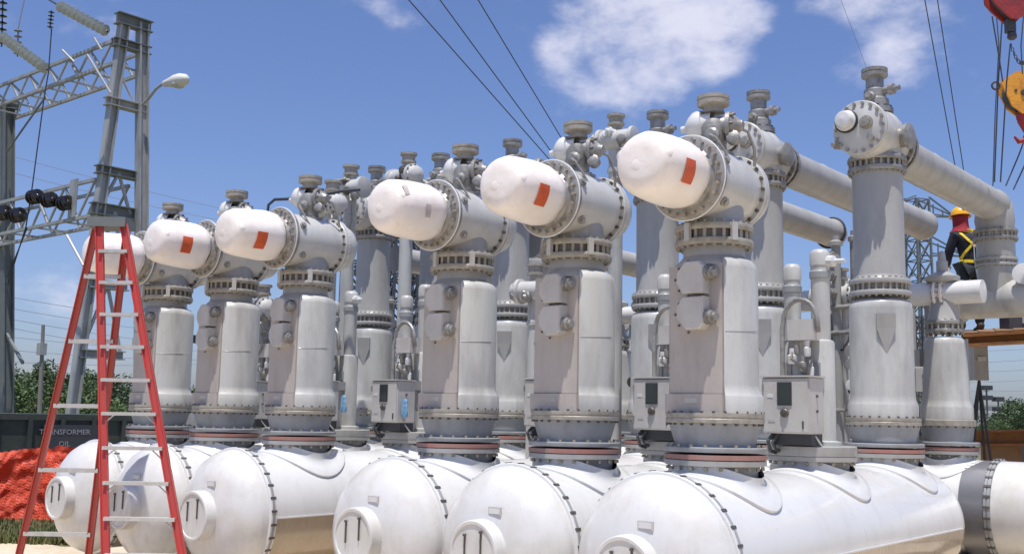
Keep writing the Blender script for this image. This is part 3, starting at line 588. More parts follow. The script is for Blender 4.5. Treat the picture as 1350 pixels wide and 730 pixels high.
bus('grey tube seen under the second head, left of the round column', -T[3], 3.6, 6.6, 2.18+Z, r=.17)
bus('grey tube behind the third front column', -T[4], 3.6, 6.6, 2.18+Z, r=.17)
bus('grey tube behind the far left group', -T[5], 3.6, 6.6, 2.18+Z, r=.17)
# vertical end column at the right edge
def make_end_column():
    t = thing('end_column', 'grey vertical duct at the right edge below the long tube, joining a level duct', 'switchgear column', (0, 7.03, 0))
    m = MB(); m.lathe((0, 0, Z+1.5), (0, 0, 1), [(.225, 0), (.225, .95), (.235, 1.0), (.22, 1.2), (.14, 1.34), (.0001, 1.38)], 36); m.build('duct_shell', 'grey', t, ang=50)
    twin_flange(t, (0, 0, Z+2.32), (0, 0, 1), .262, .13, 22, rod='ochre', fl='cast')
    twin_flange(t, (0, 0, Z+1.98), (0, 0, 1), .25, .10, 22, rod='ochre', fl='grey')
    m = MB(); m.lathe((-.46, 0, Z+1.53), (1, 0, 0), [(.0001, 0), (.24, 0), (.265, .01), (.265, .06), (.235, .065), (.235, 5.7)], 36); m.build('level_duct', 'grey2', t)
    m = MB(); m.lathe((.36, -.1, Z+1.78), (.1, -1, .1), [(.10, 0), (.10, .12), (.13, .125), (.13, .16), (.08, .165), (.0001, .17)], 18); m.build('side_port', 'white', t)
    m = MB()
    for sx in (.9, 2.9): m.channel((sx, 0, .02), (sx, 0, Z+1.32), .12, .12, .012)
    m.build('support_post', 'dark', t)
make_end_column()
# ------------------------------------------------------------------ short rear columns
def make_short():
    t = thing('short_column', 'x', 'switchgear column', (0, 5.0, 0), 'short rear columns under the cross duct')
    m = MB(); m.lathe((0, 0, Z-.230), (0, 0, 1), [(.32, 0), (.322, .03), (.312, .034), (.25, .036), (.25, .05), (.27, .185), (.27, .20)], 40); m.build('base_cone', 'neck', t)
    fl = MB(); fl.lathe((0, 0, Z-.030), (0, 0, 1), [(.25, 0), (.285, 0), (.29, .006), (.29, .062), (.28, .068)], 40); f = fl.build('barrel_flange', 'ochre', t)
    b = MB(); b.bolts((0, 0, Z-.046), (0, 0, 1), .272, 20, .011, .016); stuff(b.build('bolts', 'bolt', f))
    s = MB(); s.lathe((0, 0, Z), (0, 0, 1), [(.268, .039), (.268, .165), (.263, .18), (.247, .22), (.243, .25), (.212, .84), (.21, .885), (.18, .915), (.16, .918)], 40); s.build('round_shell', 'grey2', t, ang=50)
    twin_flange(t, (0, 0, Z+1.03), (0, 0, 1), .20, .13, 16, rod='ochre', fl='cast')
    m = MB(); m.lathe((0, 0, Z+1.09), (0, 0, 1), [(.18, 0), (.165, .03), (.10, .30), (.10, .42), (.17, .44), (.18, .46), (.18, .49), (.10, .53), (.06, .55), (.06, .66), (.045, .67), (.035, .76), (.0001, .78)], 30); m.build('cone_top', 'grey', t)
    m = MB(); m.box((-.27, -.02, Z+.70), (.06, .14, .18)); m.build('side_tag', 'grey', t)
    return t
SL = ['short tapered grey column at right with pointed top, in front of the worker', 'short column behind and left of the tallest column', 'short column hidden behind the closest front column', 'short column visible right of the second front column', 'short column showing left of the second front column', 'short column behind the third front column']
sc_ = make_short(); sc_['label'] = SL[0]
for i in range(1, 6): dup(sc_, (-T[i], 5.0 if i < 3 else 5.5, 0), SL[i])
for i in range(2, 6):
    o = dup(sc_, (-T[i]-.15, 8.1, 0), 'distant short column glimpsed in a gap behind the two front rows'); o['group'] = 'far short columns glimpsed through the gaps'
def cross(label, x0, x1, y, z=1.40+Z, r=.125):
    t = thing('cross_duct', label, 'bus tube', (x0, y, z), 'cross ducts linking the short columns'); w = x1-x0
    m = MB(); m.lathe((0, 0, 0), (1, 0, 0), [(r, 0), (r, w)], 30); m.build('tube_shell', 'white', t)
    n = int(w/1.25)+1
    for k in range(n+1):
        for s_ in (-.34, .36):
            xx = .02+k*1.25+s_+(w-(n-1)*1.25 if False else 0)
            if 0.05 < xx < w-.05:
                twin_flange(t, (xx, 0, 0), (1, 0, 0), r*1.30, .10, 14, rod='ochre', fl='cap', n=26, br=.010)
    return t
cross('white cross duct through the short columns in front of the worker', -2.9, .42, 5.0)
cross('white cross duct behind the far left group of columns', -7.6, -4.2, 5.5)
# ------------------------------------------------------------------ mechanisms on the middle necks
def make_mech():
    t = thing('operating_mechanism', 'x', 'mechanism', (0, 1.6, 0), 'slim mechanisms between the columns')
    for (x, y, top, r, nm) in ((-.12, -.06, 1.28, .070, 'slim_post'), (.09, .03, 1.40, .078, 'slim_post')):
        m = MB(); m.lathe((x, y, Z-.21), (0, 0, 1), [(r+.07, 0), (r+.07, .04), (r+.03, .05), (r+.03, .85), (r+.022, .87), (r, .88), (r, top+.10), (r+.006, top+.105), (r+.006, top+.20), (r*.93, top+.225), (r*.7, top+.24), (.0001, top+.245)], 24); o = m.build(nm, 'grey2', t)
        c = MB(); c.lathe((x, y, Z+top-.22), (0, 0, 1), [(r+.002, 0), (r+.010, .01), (r+.010, .06), (r+.002, .07)], 24); c.build('collar', 'neck', o)
        c = MB(); c.box((x+.0, y-(r+.040), Z+.42), (.07, .03, .11)); c.build('small_window', 'neck', o)
    m = MB(); m.lathe((.10, .04, Z+1.33), (1, -.15, -.05), [(.05, 0), (.05, .12), (.02, .13), (.018, .22)], 10); m.build('spout', 'white', t)
    # arched conduit
    m = MB(); pts = [(-.14, -.22, Z+.25), (-.14, -.22, Z+.75)]
    for i in range(11):
        a = math.pi*(1-i/10); pts.append((.01+.15*math.cos(a), -.20, Z+.80+.19*math.sin(a)))
    pts += [(.16, -.18, Z+.72)]
    m.tube(pts, .020, 10); m.build('conduit', 'cast', t)
    m = MB(); m.box((.02, -.16, Z+.74), (.22, .14, .17)); m.build('junction_box', 'box', t, smooth=False)
    for k, (x, z, s_) in enumerate(((-.06, .52, .09), (.03, .46, .07), (.07, .58, .06), (-.02, .60, .05), (.10, .42, .05))):
        m = MB(); m.lathe((x, -.20, Z+z-.06), (0, 0, 1), [(s_*.4, 0), (s_*.5, .02), (s_*.5, .07), (s_*.3, .08), (s_*.3, .13)], 12); m.build('gas_valve', 'cast' if k % 2 else 'white', t)
    m = MB(); m.tube([(-.06, -.2, Z+.58), (-.04, -.26, Z+.50), (.05, -.24, Z+.42), (.08, -.2, Z+.36)], .011, 6); m.build('gas_pipe', 'bolt', t); m = MB(); m.tube([(.06, -.2, Z+.30), (.1, -.25, Z+.40), (.12, -.2, Z+.52)], .010, 6); m.build('gas_pipe', 'bolt', t)
    m = MB(); m.box((.0, -.12, Z+.30), (.30, .20, .10)); m.box((0, -.1, Z+.0), (.24, .2, .5)); m.build('frame_block', 'grey', t, smooth=False)
    return t
ML = ['slim twin post mechanism left of the tallest column, arched conduit over its box', 'slim post and arched conduit showing left of the closest front column', 'slim post mechanism hidden behind the second front column',
      'slim post mechanism above the cabinet with blue bag, left of the third front column', 'slim post mechanism right of the fourth front column', 'slim post mechanism right of the fifth front column']
mm = make_mech(); mm['label'] = ML[0]
for i in range(1, 6): dup(mm, (-T[i], 1.6, 0), ML[i])
def make_cab():
    t = thing('control_cabinet', 'x', 'control cabinet', (0, 1.14, 0), 'grey control cabinets in front of the mechanisms')
    w, d, h, zb = .41, .25, .45, Z-.105
    m = MB(); b = .012
    vs = []
    for z, ins in ((zb, b), (zb+b, 0), (zb+h-b, 0), (zb+h, b)):
        vs += [(-w/2+ins, ins, z), (w/2-ins, ins, z), (w/2-ins, d-ins, z), (-w/2+ins, d-ins, z)]
    fs = [(3, 2, 1, 0), (12, 13, 14, 15)]
    for k in range(3):
        for i in range(4): fs.append((4*k+i, 4*k+(i+1) % 4, 4*k+4+(i+1) % 4, 4*k+4+i))
    m.add(vs, fs); m.build('case', 'box', t, smooth=False)
    m = MB(); m.box((0, -.006, zb+h/2), (w-.03, .012, h-.03)); dr = m.build('door', 'box', t, smooth=False)
    m = MB(); m.box((-.005, -.014, zb+h*.70), (.125, .008, .185)); wf = m.build('window_frame', 'dark', dr, smooth=False)
    m = MB(); m.box((-.005, -.019, zb+h*.70), (.105, .006, .165)); m.build('window_pane', 'glass', dr, smooth=False)
    m = MB(); m.lathe((-.005, -.012, zb+h*.36), (0, -1, 0), [(.036, 0), (.036, .012), (.028, .02), (.012, .022), (.012, .04)], 18); m.build('round_knob', 'bolt', dr)
    m = MB(); m.box((.15, -.018, zb+.07), (.010, .012, .06)); m.build('handle', 'bolt', dr, smooth=False)
    for hz_ in (.09, .36): m = MB(); m.lathe((-w/2+.012, -.016, zb+hz_-.03), (0, 0, 1), [(.008, 0), (.008, .06)], 8); m.build('hinge', 'cast', dr)
    m = MB(); m.box((-.13, -.0135, zb+.30), (.05, .003, .03)); m.build('sticker', 'white', dr, smooth=False)
    m = MB(); m.box((-.12, -.0135, zb+.10), (.06, .003, .02)); m.build('sticker', 'alu', dr, smooth=False)
    m = MB(); m.box((0, .12, zb+h+.004), (w+.03, d+.03, .012)); m.build('rain_hood', 'box', t, smooth=False)
    m = MB(); m.lathe((w/2, .12, zb+.18), (1, 0, 0), [(.012, 0), (.012, .012)], 8); m.build('side_bolt', 'bolt', t); m = MB(); m.lathe((w/2, .12, zb+.30), (1, 0, 0), [(.012, 0), (.012, .012)], 8); m.build('side_bolt', 'bolt', t)
    m = MB(); m.box((.02, .15, zb-.045), (.34, .2, .09)); m.tube([(-.13, .05, zb), (-.16, .0, zb-.06), (-.17, .06, zb-.14), (-.15, .2, zb-.17)], .016, 8); m.tube([(-.09, .04, zb), (-.12, .0, zb-.07), (-.13, .08, zb-.13), (-.10, .2, zb-.16)], .013, 8); m.build('cable_entry', 'dark', t)
    m = MB(); m.beam((-.15, .12, zb), (-.22, .22, zb-.17), .03, .012); m.beam((.17, .12, zb), (.24, .24, zb-.17), .03, .012); m.build('bracket', 'alu', t)
    return t
CLB = ['grey control cabinet with dark window, between the closest front column and the tallest column', 'grey control cabinet with dark window, immediately left of the closest front column', 'control cabinet hidden behind the second front column',
       'grey control cabinet with a blue bag at its side, left of the third front column', 'small grey control cabinet partly hidden right of the fourth front column', 'control cabinet behind the fifth front column']
cb = make_cab(); cb['label'] = CLB[0]; cabs = [cb]
for i in range(1, 6): cabs.append(dup(cb, (-T[i], 1.14, 0), CLB[i]))
def bag(label, p):
    random.seed(3); m = MB(); n = 18; vs = []; fs = []; P = [(.001, .078), (.022, .08), (.030, .06), (.031, .03), (.036, .0), (.034, -.04), (.038, -.075), (.034, -.095), (.001, -.09)]
    for k, (r, z) in enumerate(P):
        for i in range(n): a = 2*math.pi*i/n; q = 1+.32*math.sin(a*4+k*.5)+.15*math.sin(a*7-k); vs.append((r*q*math.cos(a), r*q*.7*math.sin(a), z+.012*math.sin(a*3+k)))
    for k in range(len(P)-1):
        for i in range(n): fs.append((k*n+i, (k+1)*n+i, (k+1)*n+(i+1) % n, k*n+(i+1) % n))
    m.add(vs, fs)
    o = m.build('plastic_bag', 'blue'); o.location = p; tag(o, label, 'bag', 'blue bags'); return o
bag('blue plastic bag hanging on the cabinet left of the third front column', (-T[3]+.245, 1.20, Z+.06))
bag('smaller blue plastic bag right of the fourth front column', (-T[4]+.40, 1.3, Z+.10))
def make_rack(seed):
    rn = random.Random(seed); t = thing('valve_rack', 'x', 'valve rack', (0, 0, 0), 'gas valve racks packed between the rows')
    xs = (-.22, -.02, .2)
    for k, x in enumerate(xs):
        top = rn.uniform(1.15, 1.95); r = rn.uniform(.025, .06)
        m = MB(); m.lathe((x, 0, .5), (0, 0, 1), [(r, 0), (r, Z+top-.5), (r*1.5, Z+top-.49), (r*1.5, Z+top-.45), (r*.8, Z+top-.43), (r*.8, Z+top-.38)], 16); pp = m.build('riser_pipe', ('grey', 'cast', 'grey2')[k], t)
        for q in range(3):
            z = Z+rn.uniform(.0, top-.1); a = rn.choice((-1, 1)); m = MB()
            m.lathe((x, -.02, z), (rn.uniform(-.4, .4), -1, 0), [(.03, 0), (.03, .06), (.055, .065), (.055, .085), (.035, .09), (.035, .15), (.06, .155), (.06, .17), (.0001, .175)], 14); m.build('gas_valve', rn.choice(('cast', 'bolt', 'white', 'cast')), pp)
    for q in range(3):
        z = Z+rn.uniform(.1, 1.3); m = MB(); m.tube([(-.3, -.05, z), (-.1, -.07, z), (.1, -.05, z+.02), (.28, -.06, z+rn.uniform(-.2, .2))], rn.uniform(.014, .03), 8); m.build('gas_pipe', rn.choice(('cast', 'grey')), t)
    z = Z+rn.uniform(.2, .7); m = MB(); m.box((rn.uniform(-.1, .1), -.10, z), (.22, .14, .28)); bx = m.build('gauge_box', 'box', t, smooth=False)
    m = MB(); m.lathe((0, -.17, z+.04), (0, -1, 0), [(.045, 0), (.045, .015), (.038, .018)], 16); m.build('dial', 'dark', bx)
    m = MB(); m.channel((-.34, .05, .0), (-.34, .05, Z+1.15), .06, .06, .01); m.build('rack_post', 'galv', t, smooth=False)
    m = MB(); m.channel((.34, .05, .0), (.34, .05, Z+1.0), .06, .06, .01); m.build('rack_post', 'galv', t, smooth=False)
    m = MB(); m.tube([(-.34, .03, Z+.9), (-.2, -.02, Z+.75), (.1, -.03, Z+.78), (.34, .03, Z+.9)], .012, 6); m.build('slack_cable', 'black', t)
    return t
KR = [('valve rack glimpsed between the tallest column and the cabinet left of it', 'valve rack glimpsed right of the tallest column foot'), ('valve rack left of the closest front column', 'valve rack behind the second tall column'), ('valve rack left of the second front column', 'valve rack behind the third tall column'),
      ('valve rack left of the third front column', 'valve rack in the gap left of the third front column'), ('valve rack right of the fifth front column', 'valve rack behind the fourth front column'), ('valve rack right of the farthest front column', 'valve rack behind the fifth front column')]
for i in range(6):
    a = make_rack(20+i); a.location = (-T[i]-.62, 4.15, 0); a['label'] = KR[i][0]
    b = make_rack(40+i); b.location = (-T[i]-.58, 6.3, 0); b['label'] = KR[i][1]; b.scale = (1.1, 1.1, 1.0)
def make_valve_head(px, py, dist, label, flip=1, seed=0):
    rn = random.Random(seed); p = at(px, py, dist); t = thing('switchgear_unit', label, 'valve unit', (p.x, p.y, 0), 'bolted valve heads behind the front row'); z = p.z
    m = MB(); m.lathe((0, 0, .006), (0, 0, 1), [(.14, 0), (.14, .02), (.085, .025), (.085, z-.40), (.10, z-.39), (.10, z-.35), (.085, z-.34), (.085, z-.10)], 18); m.build('riser_pipe', 'grey2', t)
    m = MB(); m.lathe((flip*-.28, 0, z), (flip, -.15, 0), [(.10, 0), (.14, .01), (.14, .05), (.115, .06), (.115, .42), (.145, .43), (.145, .47), (.12, .475), (.10, .54), (.06, .57), (.0001, .575)], 24); bd = m.build('valve_body', 'offwhite', t)
    m = MB(); m.bolts((flip*.15, -.065, z), (flip, -.15, 0), .125, 12, .011, .05); stuff(m.build('bolts', 'bolt', bd))
    m = MB(); m.lathe((0, 0, z+.08), (0, 0, 1), [(.07, 0), (.07, .10), (.10, .105), (.10, .13), (.085, .135), (.085, .20), (.11, .205), (.11, .235), (.09, .24)], 20); m.build('top_disc', 'ochre', t)
    for k in range(3):
        m = MB(); a = rn.uniform(-2.4, -.6); m.lathe((rn.uniform(-.2, .2), -.08, z+rn.uniform(-.12, .08)), (math.cos(a), math.sin(a), rn.uniform(-.3, .3)), [(.045, 0), (.045, .05), (.06, .055), (.06, .08), (.04, .085), (.035, .12), (.0001, .125)], 14); m.build('gas_valve', rn.choice(('cast', 'white', 'bolt')), t)
    m = MB(); m.tube([(.1, -.1, z-.05), (.22, -.18, z-.2), (.16, -.1, z-.45), (.05, -.06, z-.6)], .014, 8); m.build('gas_pipe', 'cast', t)
make_valve_head(438, 272, 12.9, 'bolted valve head between the fourth front column and the round column beside it', 1, 1)
make_valve_head(462, 250, 13.6, 'upper bolted valve head left of the unlabelled cap', -1, 2)
make_valve_head(538, 234, 13.4, 'bolted valve head peeping over the unlabelled cap', 1, 3)
make_valve_head(706, 384, 12.0, 'low valve head left of the second front column', -1, 4)
make_valve_head(346, 408, 13.5, 'low valve head left of the fourth front column', 1, 5)
make_valve_head(812, 186, 12.3, 'valve head behind the biggest cap, left of its tip', -1, 6)
make_valve_head(1106, 392, 11.6, 'low valve head left of the tallest column', 1, 7)
# ------------------------------------------------------------------ gantry at the left
def lattice_beam(par, p0, p1, w, h, bays, mname, ch=.09, br=.045):
    p0 = Vector(p0); p1 = Vector(p1); d = (p1-p0).normalized(); a = d.cross(Vector((0, 0, 1))).normalized()
    offs = [(-w/2, 0), (w/2, 0), (-w/2, -h), (w/2, -h)]
    for sx, dz in offs:
        c = MB(); c.beam(p0+a*sx+Vector((0, 0, dz)), p1+a*sx+Vector((0, 0, dz)), ch, ch); c.build('chord', mname, par)
    Ln = (p1-p0).length
    for i in range(bays):
        q0 = p0+d*Ln*i/bays; q1 = p0+d*Ln*(i+1)/bays; qm = (q0+q1)/2
        c = MB()
        for sx in (-w/2, w/2):
            c.beam(q0+a*sx, qm+a*sx+Vector((0, 0, -h)), br); c.beam(qm+a*sx+Vector((0, 0, -h)), q1+a*sx, br)
        c.beam(q0+a*(-w/2), q1+a*(w/2), br); c.beam(q0+a*(-w/2)+Vector((0, 0, -h)), q0+a*(w/2)+Vector((0, 0, -h)), br)
        c.build('lattice_brace', mname, par)
UD = Vector((0, 1, 0)); XD = Vector((1, 0, 0))
def make_gantry():
    t = thing('steel_gantry', 'grey steel gantry with two lattice beams rising above the red ladder', 'gantry', (0, 0, 0))
    R_top = at(188, 32, 32.5); R_bot = gnd(185, 32.5)
    def leftpt(px, py):                       # intersection with the vertical plane x = R_top.x
        v = ray(px, py); k = (R_top.x-CAM.x)/v.x; return CAM+v*k
    Lt = leftpt(163, 34); Lb = leftpt(96, 537); Lb = Lt+(Lb-Lt)*((Lt.z)/(Lt.z-Lb.z))
    def on_left(z): k = (Lt.z-z)/(Lt.z-Lb.z); return Lt+(Lb-Lt)*k
    m = MB(); m.channel(R_bot, R_top, .30, .32, .05, upv=(0, 1, 0)); m.build('leg', 'galv', t, smooth=False)
    m = MB(); m.channel(Lb, Lt, .26, .30, .05, upv=(0, 1, 0)); m.build('leg', 'galv', t, smooth=False)
    for py in (32, 64, 143, 233, 284, 380, 470):
        z = leftpt(180, py).z; a = on_left(z); b = Vector((R_top.x, R_top.y, z)); e = .28 if py < 300 else .05
        m = MB(); m.channel(a-UD*e+XD*.02, b+UD*e+XD*.02, .34, .26 if py not in (284, 32) else .36, .03); m.build('crossbar', 'galvd' if py in (64, 284, 233, 32) else 'galv', t, smooth=False)
    for (za, zb) in ((284, 233), (380, 284), (470, 380)):
        z0 = leftpt(180, za).z; z1 = leftpt(180, zb).z; mid = (on_left(z1)+Vector((R_top.x, R_top.y, z1)))/2
        m = MB(); m.beam(on_left(z0), mid, .08); m.beam(Vector((R_top.x, R_top.y, z0)), mid, .08); m.build('diagonal_brace', 'galv', t, smooth=False)
    A = on_left(leftpt(155, 55).z); B = Vector((R_top.x, R_top.y, A.z)); c = (A+B)/2
    lattice_beam(t, c-XD*.1, c-XD*15, 1.15, .72, 11, 'galv', .10, .055)
    z = leftpt(128, 236).z; A = on_left(z); B = Vector((R_top.x, R_top.y, z)); c = A*.62+B*.38
    lattice_beam(t, c-XD*.1, c-XD*15, 1.1, 1.10, 8, 'galv', .10, .06)
    m = MB(); q = c-XD*1.3; m.box(q+Vector((0, -.6, -.45)), (.45, .04, 1.2)); m.build('gusset_plate', 'galv', t, smooth=False)
    # second support
    P = gnd(8, 38.3); top = at(10, 135, 38.3)
    m = MB(); m.channel(P, top, .36, .40, .05, upv=(0, 1, 0)); m.build('leg', 'galvd', t, smooth=False)
    m = MB(); m.channel(at(-10, 136, 38.3), at(26, 140, 38.3), .3, .3, .03); m.build('crossbar', 'galvd', t, smooth=False)
    m = MB(); m.beam(at(9, 440, 38.3), at(30, 478, 36), .09); m.build('diagonal_brace', 'galvd', t, smooth=False)
    m = MB(); m.beam(at(60, 128, 34), at(9, 200, 38), .05); m.build('diagonal_brace', 'galvd', t, smooth=False)
    for (x0, y0, x1, y1, d0, d1) in ((115, 72, 146, 123, 31, 31), (162, 105, 176, 135, 32, 32.3), (88, 310, 110, 350, 31, 30.5), (82, 66, 98, 82, 32, 32), (124, 50, 134, 66, 32, 32)):
        m = MB(); m.cyl(at(x0, y0, d0), at(x1, y1, d1), .035, n=8); m.build('pale_stay', 'alu', t)
    return t
make_gantry()
def disc_string(name, label, p0, p1, n, r, mname, grp, cat='insulator'):
    p0 = Vector(p0); p1 = Vector(p1); t = thing(name, label, cat, p0, grp); d = p1-p0; Ln = d.length
    m = MB(); m.cyl((0, 0, 0), d, r*.16, n=8); m.build('core_rod', 'dark', t)
    for i in range(n):
        q = MB(); o = d*((i+.5)/n); q.lathe(o, d, [(r*.16, -.4*r), (r*.2, -.05*r), (r*.92, .04*r), (r, .10*r), (r*.90, .15*r), (r*.34, .24*r), (r*.24, .5*r), (r*.16, .55*r)], 14); q.build('insulator_disc', mname, t)
    return t
disc_string('insulator_string', 'upper string of pale glass discs sloping up from the gantry head', at(142, 42, 32), at(78, 8, 33), 10, .19, 'glassins', 'pale insulator strings')
disc_string('insulator_string', 'lower string of pale glass discs at the left edge above the upper beam', at(62, 92, 34), at(2, 48, 35), 11, .19, 'glassins', 'pale insulator strings')
disc_string('insulator_string', 'small dark insulator hanging from the wire left of the upper string', at(68, 14, 33), at(66, 38, 33), 5, .10, 'brownins', 'small dark insulators')
for k, (px, py, lb) in enumerate(((46, 260, 'largest dark ribbed insulator on the lower beam, left of three'), (65, 264, 'dark ribbed insulator in the middle of the three on the lower beam'), (86, 268, 'dark ribbed insulator nearest the gantry leg on the lower beam'),
                                  (4, 281, 'dark ribbed insulator cut by the left edge, lower row'), (23, 284, 'dark ribbed insulator of the lower row under the leftmost upper one'))):
    p = at(px, py, 32.5); disc_string('ribbed_insulator', lb, p-rt*.20+hf*.12, p+rt*.20-hf*.18, 3, .235, 'brownins', 'dark insulators on the lower beam')
disc_string('post_insulator', 'grey vertical post insulator standing left on the upper beam', at(23, 75, 36), at(24, 38, 36), 5, .14, 'cast', 'gantry post insulators')
disc_string('post_insulator', 'dark hanging post insulator at the top left corner', at(2, 62, 36), at(4, -8, 36), 8, .16, 'brownins', 'gantry post insulators')
# street lamp on the gantry leg
t = thing('street_lamp', 'street lamp with a curved arm fixed to the gantry leg', 'street lamp', at(188, 138, 32.3))
o = t.location.copy()
m = MB(); m.tube([at(188, 138, 32.3)-o, at(196, 130, 32)-o, at(206, 117, 31.6)-o, at(214, 111, 31.4)-o, at(222, 108, 31.2)-o], .045, 8); m.build('arm', 'galv', t)
a = at(215, 111, 31.4)-o; b = at(248, 104, 30.8)-o; d = b-a
m = MB(); Ln = d.length; m.lathe(a, d, [(.06, 0), (.10, .08*Ln), (.13, .25*Ln), (.20, .5*Ln), (.21, .7*Ln), (.16, .9*Ln), (.06, .99*Ln), (.0001, Ln)], 20); m.build('lamp_head', 'lampwhite', t)
m = MB(); m.ball(a+d*.62+Vector((0, 0, -.12)), .17, 14, (1.2, 1.2, .7)); m.build('lens', 'glassins', t)
# ------------------------------------------------------------------ wires
def wire(label, pts, r=.012, m='wire', grp=None, sag=0, name='overhead_wire', cat='wire'):
    P = [Vector(p) for p in pts]
    if len(P) == 2:
        n = 14; a, b = P; P = [a.lerp(b, i/n)+Vector((0, 0, -sag*4*(i/n)*(1-i/n))) for i in range(n+1)]
    q = MB(); q.tube(P, r, 6); o = q.build(name, m); tag(o, label, cat, grp); return o
G3 = 'wires slanting down to the second head'
wire('leftmost of the three dark wires slanting down over the middle columns', [at(528, -12, 26), at(770, 262, 34)], .016, grp=G3)
wire('middle one of the three dark wires slanting down over the middle columns', [at(571, -12, 26), at(765, 252, 34)], .016, grp=G3)
wire('rightmost of the three dark wires slanting down over the middle columns', [at(623, -12, 26), at(775, 240, 34)], .016, grp=G3)
wire('left dark wire of the pair above the long tube', [at(1217, -12, 26), at(1262, 235, 30), ], .013, grp='wire pair above the long tube')
wire('right dark wire of the pair above the long tube', [at(1234, -12, 26), at(1272, 235, 30), ], .013, grp='wire pair above the long tube')
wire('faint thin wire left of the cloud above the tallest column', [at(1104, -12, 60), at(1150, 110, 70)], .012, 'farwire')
wire('hanging dropper wire from the upper insulator to the lower gantry beam', [at(68, 38, 33), at(64, 95, 33), at(58, 130, 33), at(50, 190, 33), at(42, 250, 33), at(34, 300, 33), at(10, 375, 34)], .022)
wire('wire running up left from the upper insulator string', [at(78, 8, 33), at(45, -12, 34)], .03)
wire('dark wire from the post insulator up to the left top edge', [at(24, 38, 36), at(34, -10, 38)], .02)
wire('wire from the lower beam to the left edge', [at(36, 300, 33), at(10, 365, 34)], .02)
k = 0
for (x0, y0, x1, y1) in ((-20, 196, 340, 285), (-20, 218, 300, 292), (-20, 385, 250, 425), (-20, 400, 250, 440), (-20, 414, 250, 455), (-20, 425, 250, 470), (-20, 440, 260, 462), (-20, 458, 260, 474), (-20, 475, 260, 480)):
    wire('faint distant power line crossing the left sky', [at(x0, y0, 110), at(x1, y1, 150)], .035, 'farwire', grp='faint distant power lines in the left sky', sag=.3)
for (x0, y0, x1, y1) in ((1180, 462, 1400, 456), (1180, 478, 1400, 470), (1180, 488, 1400, 484), (1180, 503, 1400, 497), (1180, 512, 1400, 512)):
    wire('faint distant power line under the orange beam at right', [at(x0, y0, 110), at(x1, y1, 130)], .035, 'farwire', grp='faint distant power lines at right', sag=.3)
# ------------------------------------------------------------------ red ladder
def make_ladder():
    t = thing('step_ladder', 'tall red fibreglass step ladder with aluminium rungs standing at the left', 'ladder', gnd(140, 9.9))
    o = t.location.copy()
    tB, tC = at(131, 296, 9.95), at(163, 296, 9.95); fB, fC = gnd(141, 9.3), gnd(258, 9.3)
    tA, tD = at(127, 299, 10.15), at(168, 299, 10.15); fA, fD = gnd(12, 10.75), gnd(110, 10.75)
    face = (tC-tB).normalized()
    for a, b, w in ((fB, tB, .070), (fC, tC, .070), (fA, tA, .062), (fD, tD, .062)):
        m = MB(); m.channel(a-o, b-o, .042, w, .010, upv=(rt)); rl = m.build('side_rail', 'lred', t, smooth=False)
        f = MB(); f.box(a-o+Vector((0, 0, .02)), (.09, .07, .05), rotz=YAW); f.build('rail_foot', 'black', rl, smooth=False)
    for i in range(12):
        z = .30*(i+.55)+.13; kB = z/tB.z
        if kB > .985: break
        p = fB.lerp(tB, kB)-o; q = fC.lerp(tC, kB)-o
        m = MB(); m.beam(p, q, .085, .030); m.build('rung', 'alu', t, smooth=False)
        for e, s_ in ((q, -1), (p, 1)):
            if i < 6: 
                m = MB(); m.beam(e+(q-p).normalized()*s_*.10+Vector((0, 0, -.012)), e+Vector((0, 0, -.10)), .02, .008); m.build('rung_brace', 'alu', t, smooth=False)
    for i in range(6):
        z = .62*(i+.35)+.40; k_ = z/tA.z
        if k_ > .96: break
        p = fA.lerp(tA, k_)-o; q = fD.lerp(tD, k_)-o
        m = MB(); m.beam(p, q, .045, .04); m.build('rear_rung', 'alu', t, smooth=False)
    m = MB(); c = (tB+tC+tA+tD)/4-o+Vector((0, 0, .015)); m.box(c, (.36, .30, .09), rotz=YAW); m.build('top_cap', 'galvd', t, smooth=False)
    return t
make_ladder()
# ------------------------------------------------------------------ container, netting, grass, pole
def make_container():
    A, B = gnd(-60, 21), gnd(232, 24); d = (B-A); Ln = d.length; ang = math.atan2(d.y, d.x)
    t = thing('waste_container', 'dark green steel container with faded white lettering behind the orange netting', 'container', A, rz=ang)
    h = 1.66
    m = MB(); m.box((Ln/2, 1.0, h/2+.1), (Ln, 2.0, h-.2)); m.build('body', 'cont', t, smooth=False)
    m = MB(); m.box((Ln/2, 1.0, h-.03), (Ln+.1, 2.1, .12)); m.build('top_rim', 'cont', t, smooth=False)
    n = 7
    for i in range(n+1):
        m = MB(); m.box((Ln*i/n, -.03, h/2+.05), (.09, .08, h-.15)); m.build('rib', 'cont', t, smooth=False)
    m = MB(); m.box((Ln*.47, -.075, h*.52+.1), (1.15, .012, h*.62)); pn = m.build('sign_panel', 'contplate', t, smooth=False)
    for txt, z, s_ in (('TRANSFORMER', 1.28, .150), ('OIL', 1.04, .150)):
        cu = bpy.data.curves.new('lettering', 'FONT'); cu.body = txt; cu.size = s_; cu.align_x = 'CENTER'; cu.extrude = .002; cu.resolution_u = 2
        tmp = bpy.data.objects.new('tmp', cu); COL.objects.link(tmp); bpy.context.view_layer.update()
        me = bpy.data.meshes.new_from_object(tmp); bpy.data.objects.remove(tmp); me.materials.clear(); me.materials.append(M['text'])
        ob = bpy.data.objects.new('lettering', me); COL.objects.link(ob); ob.parent = pn; ob.location = (Ln*.47-.14, -.086, z); ob.rotation_euler = (rad(90), 0, 0)
make_container()
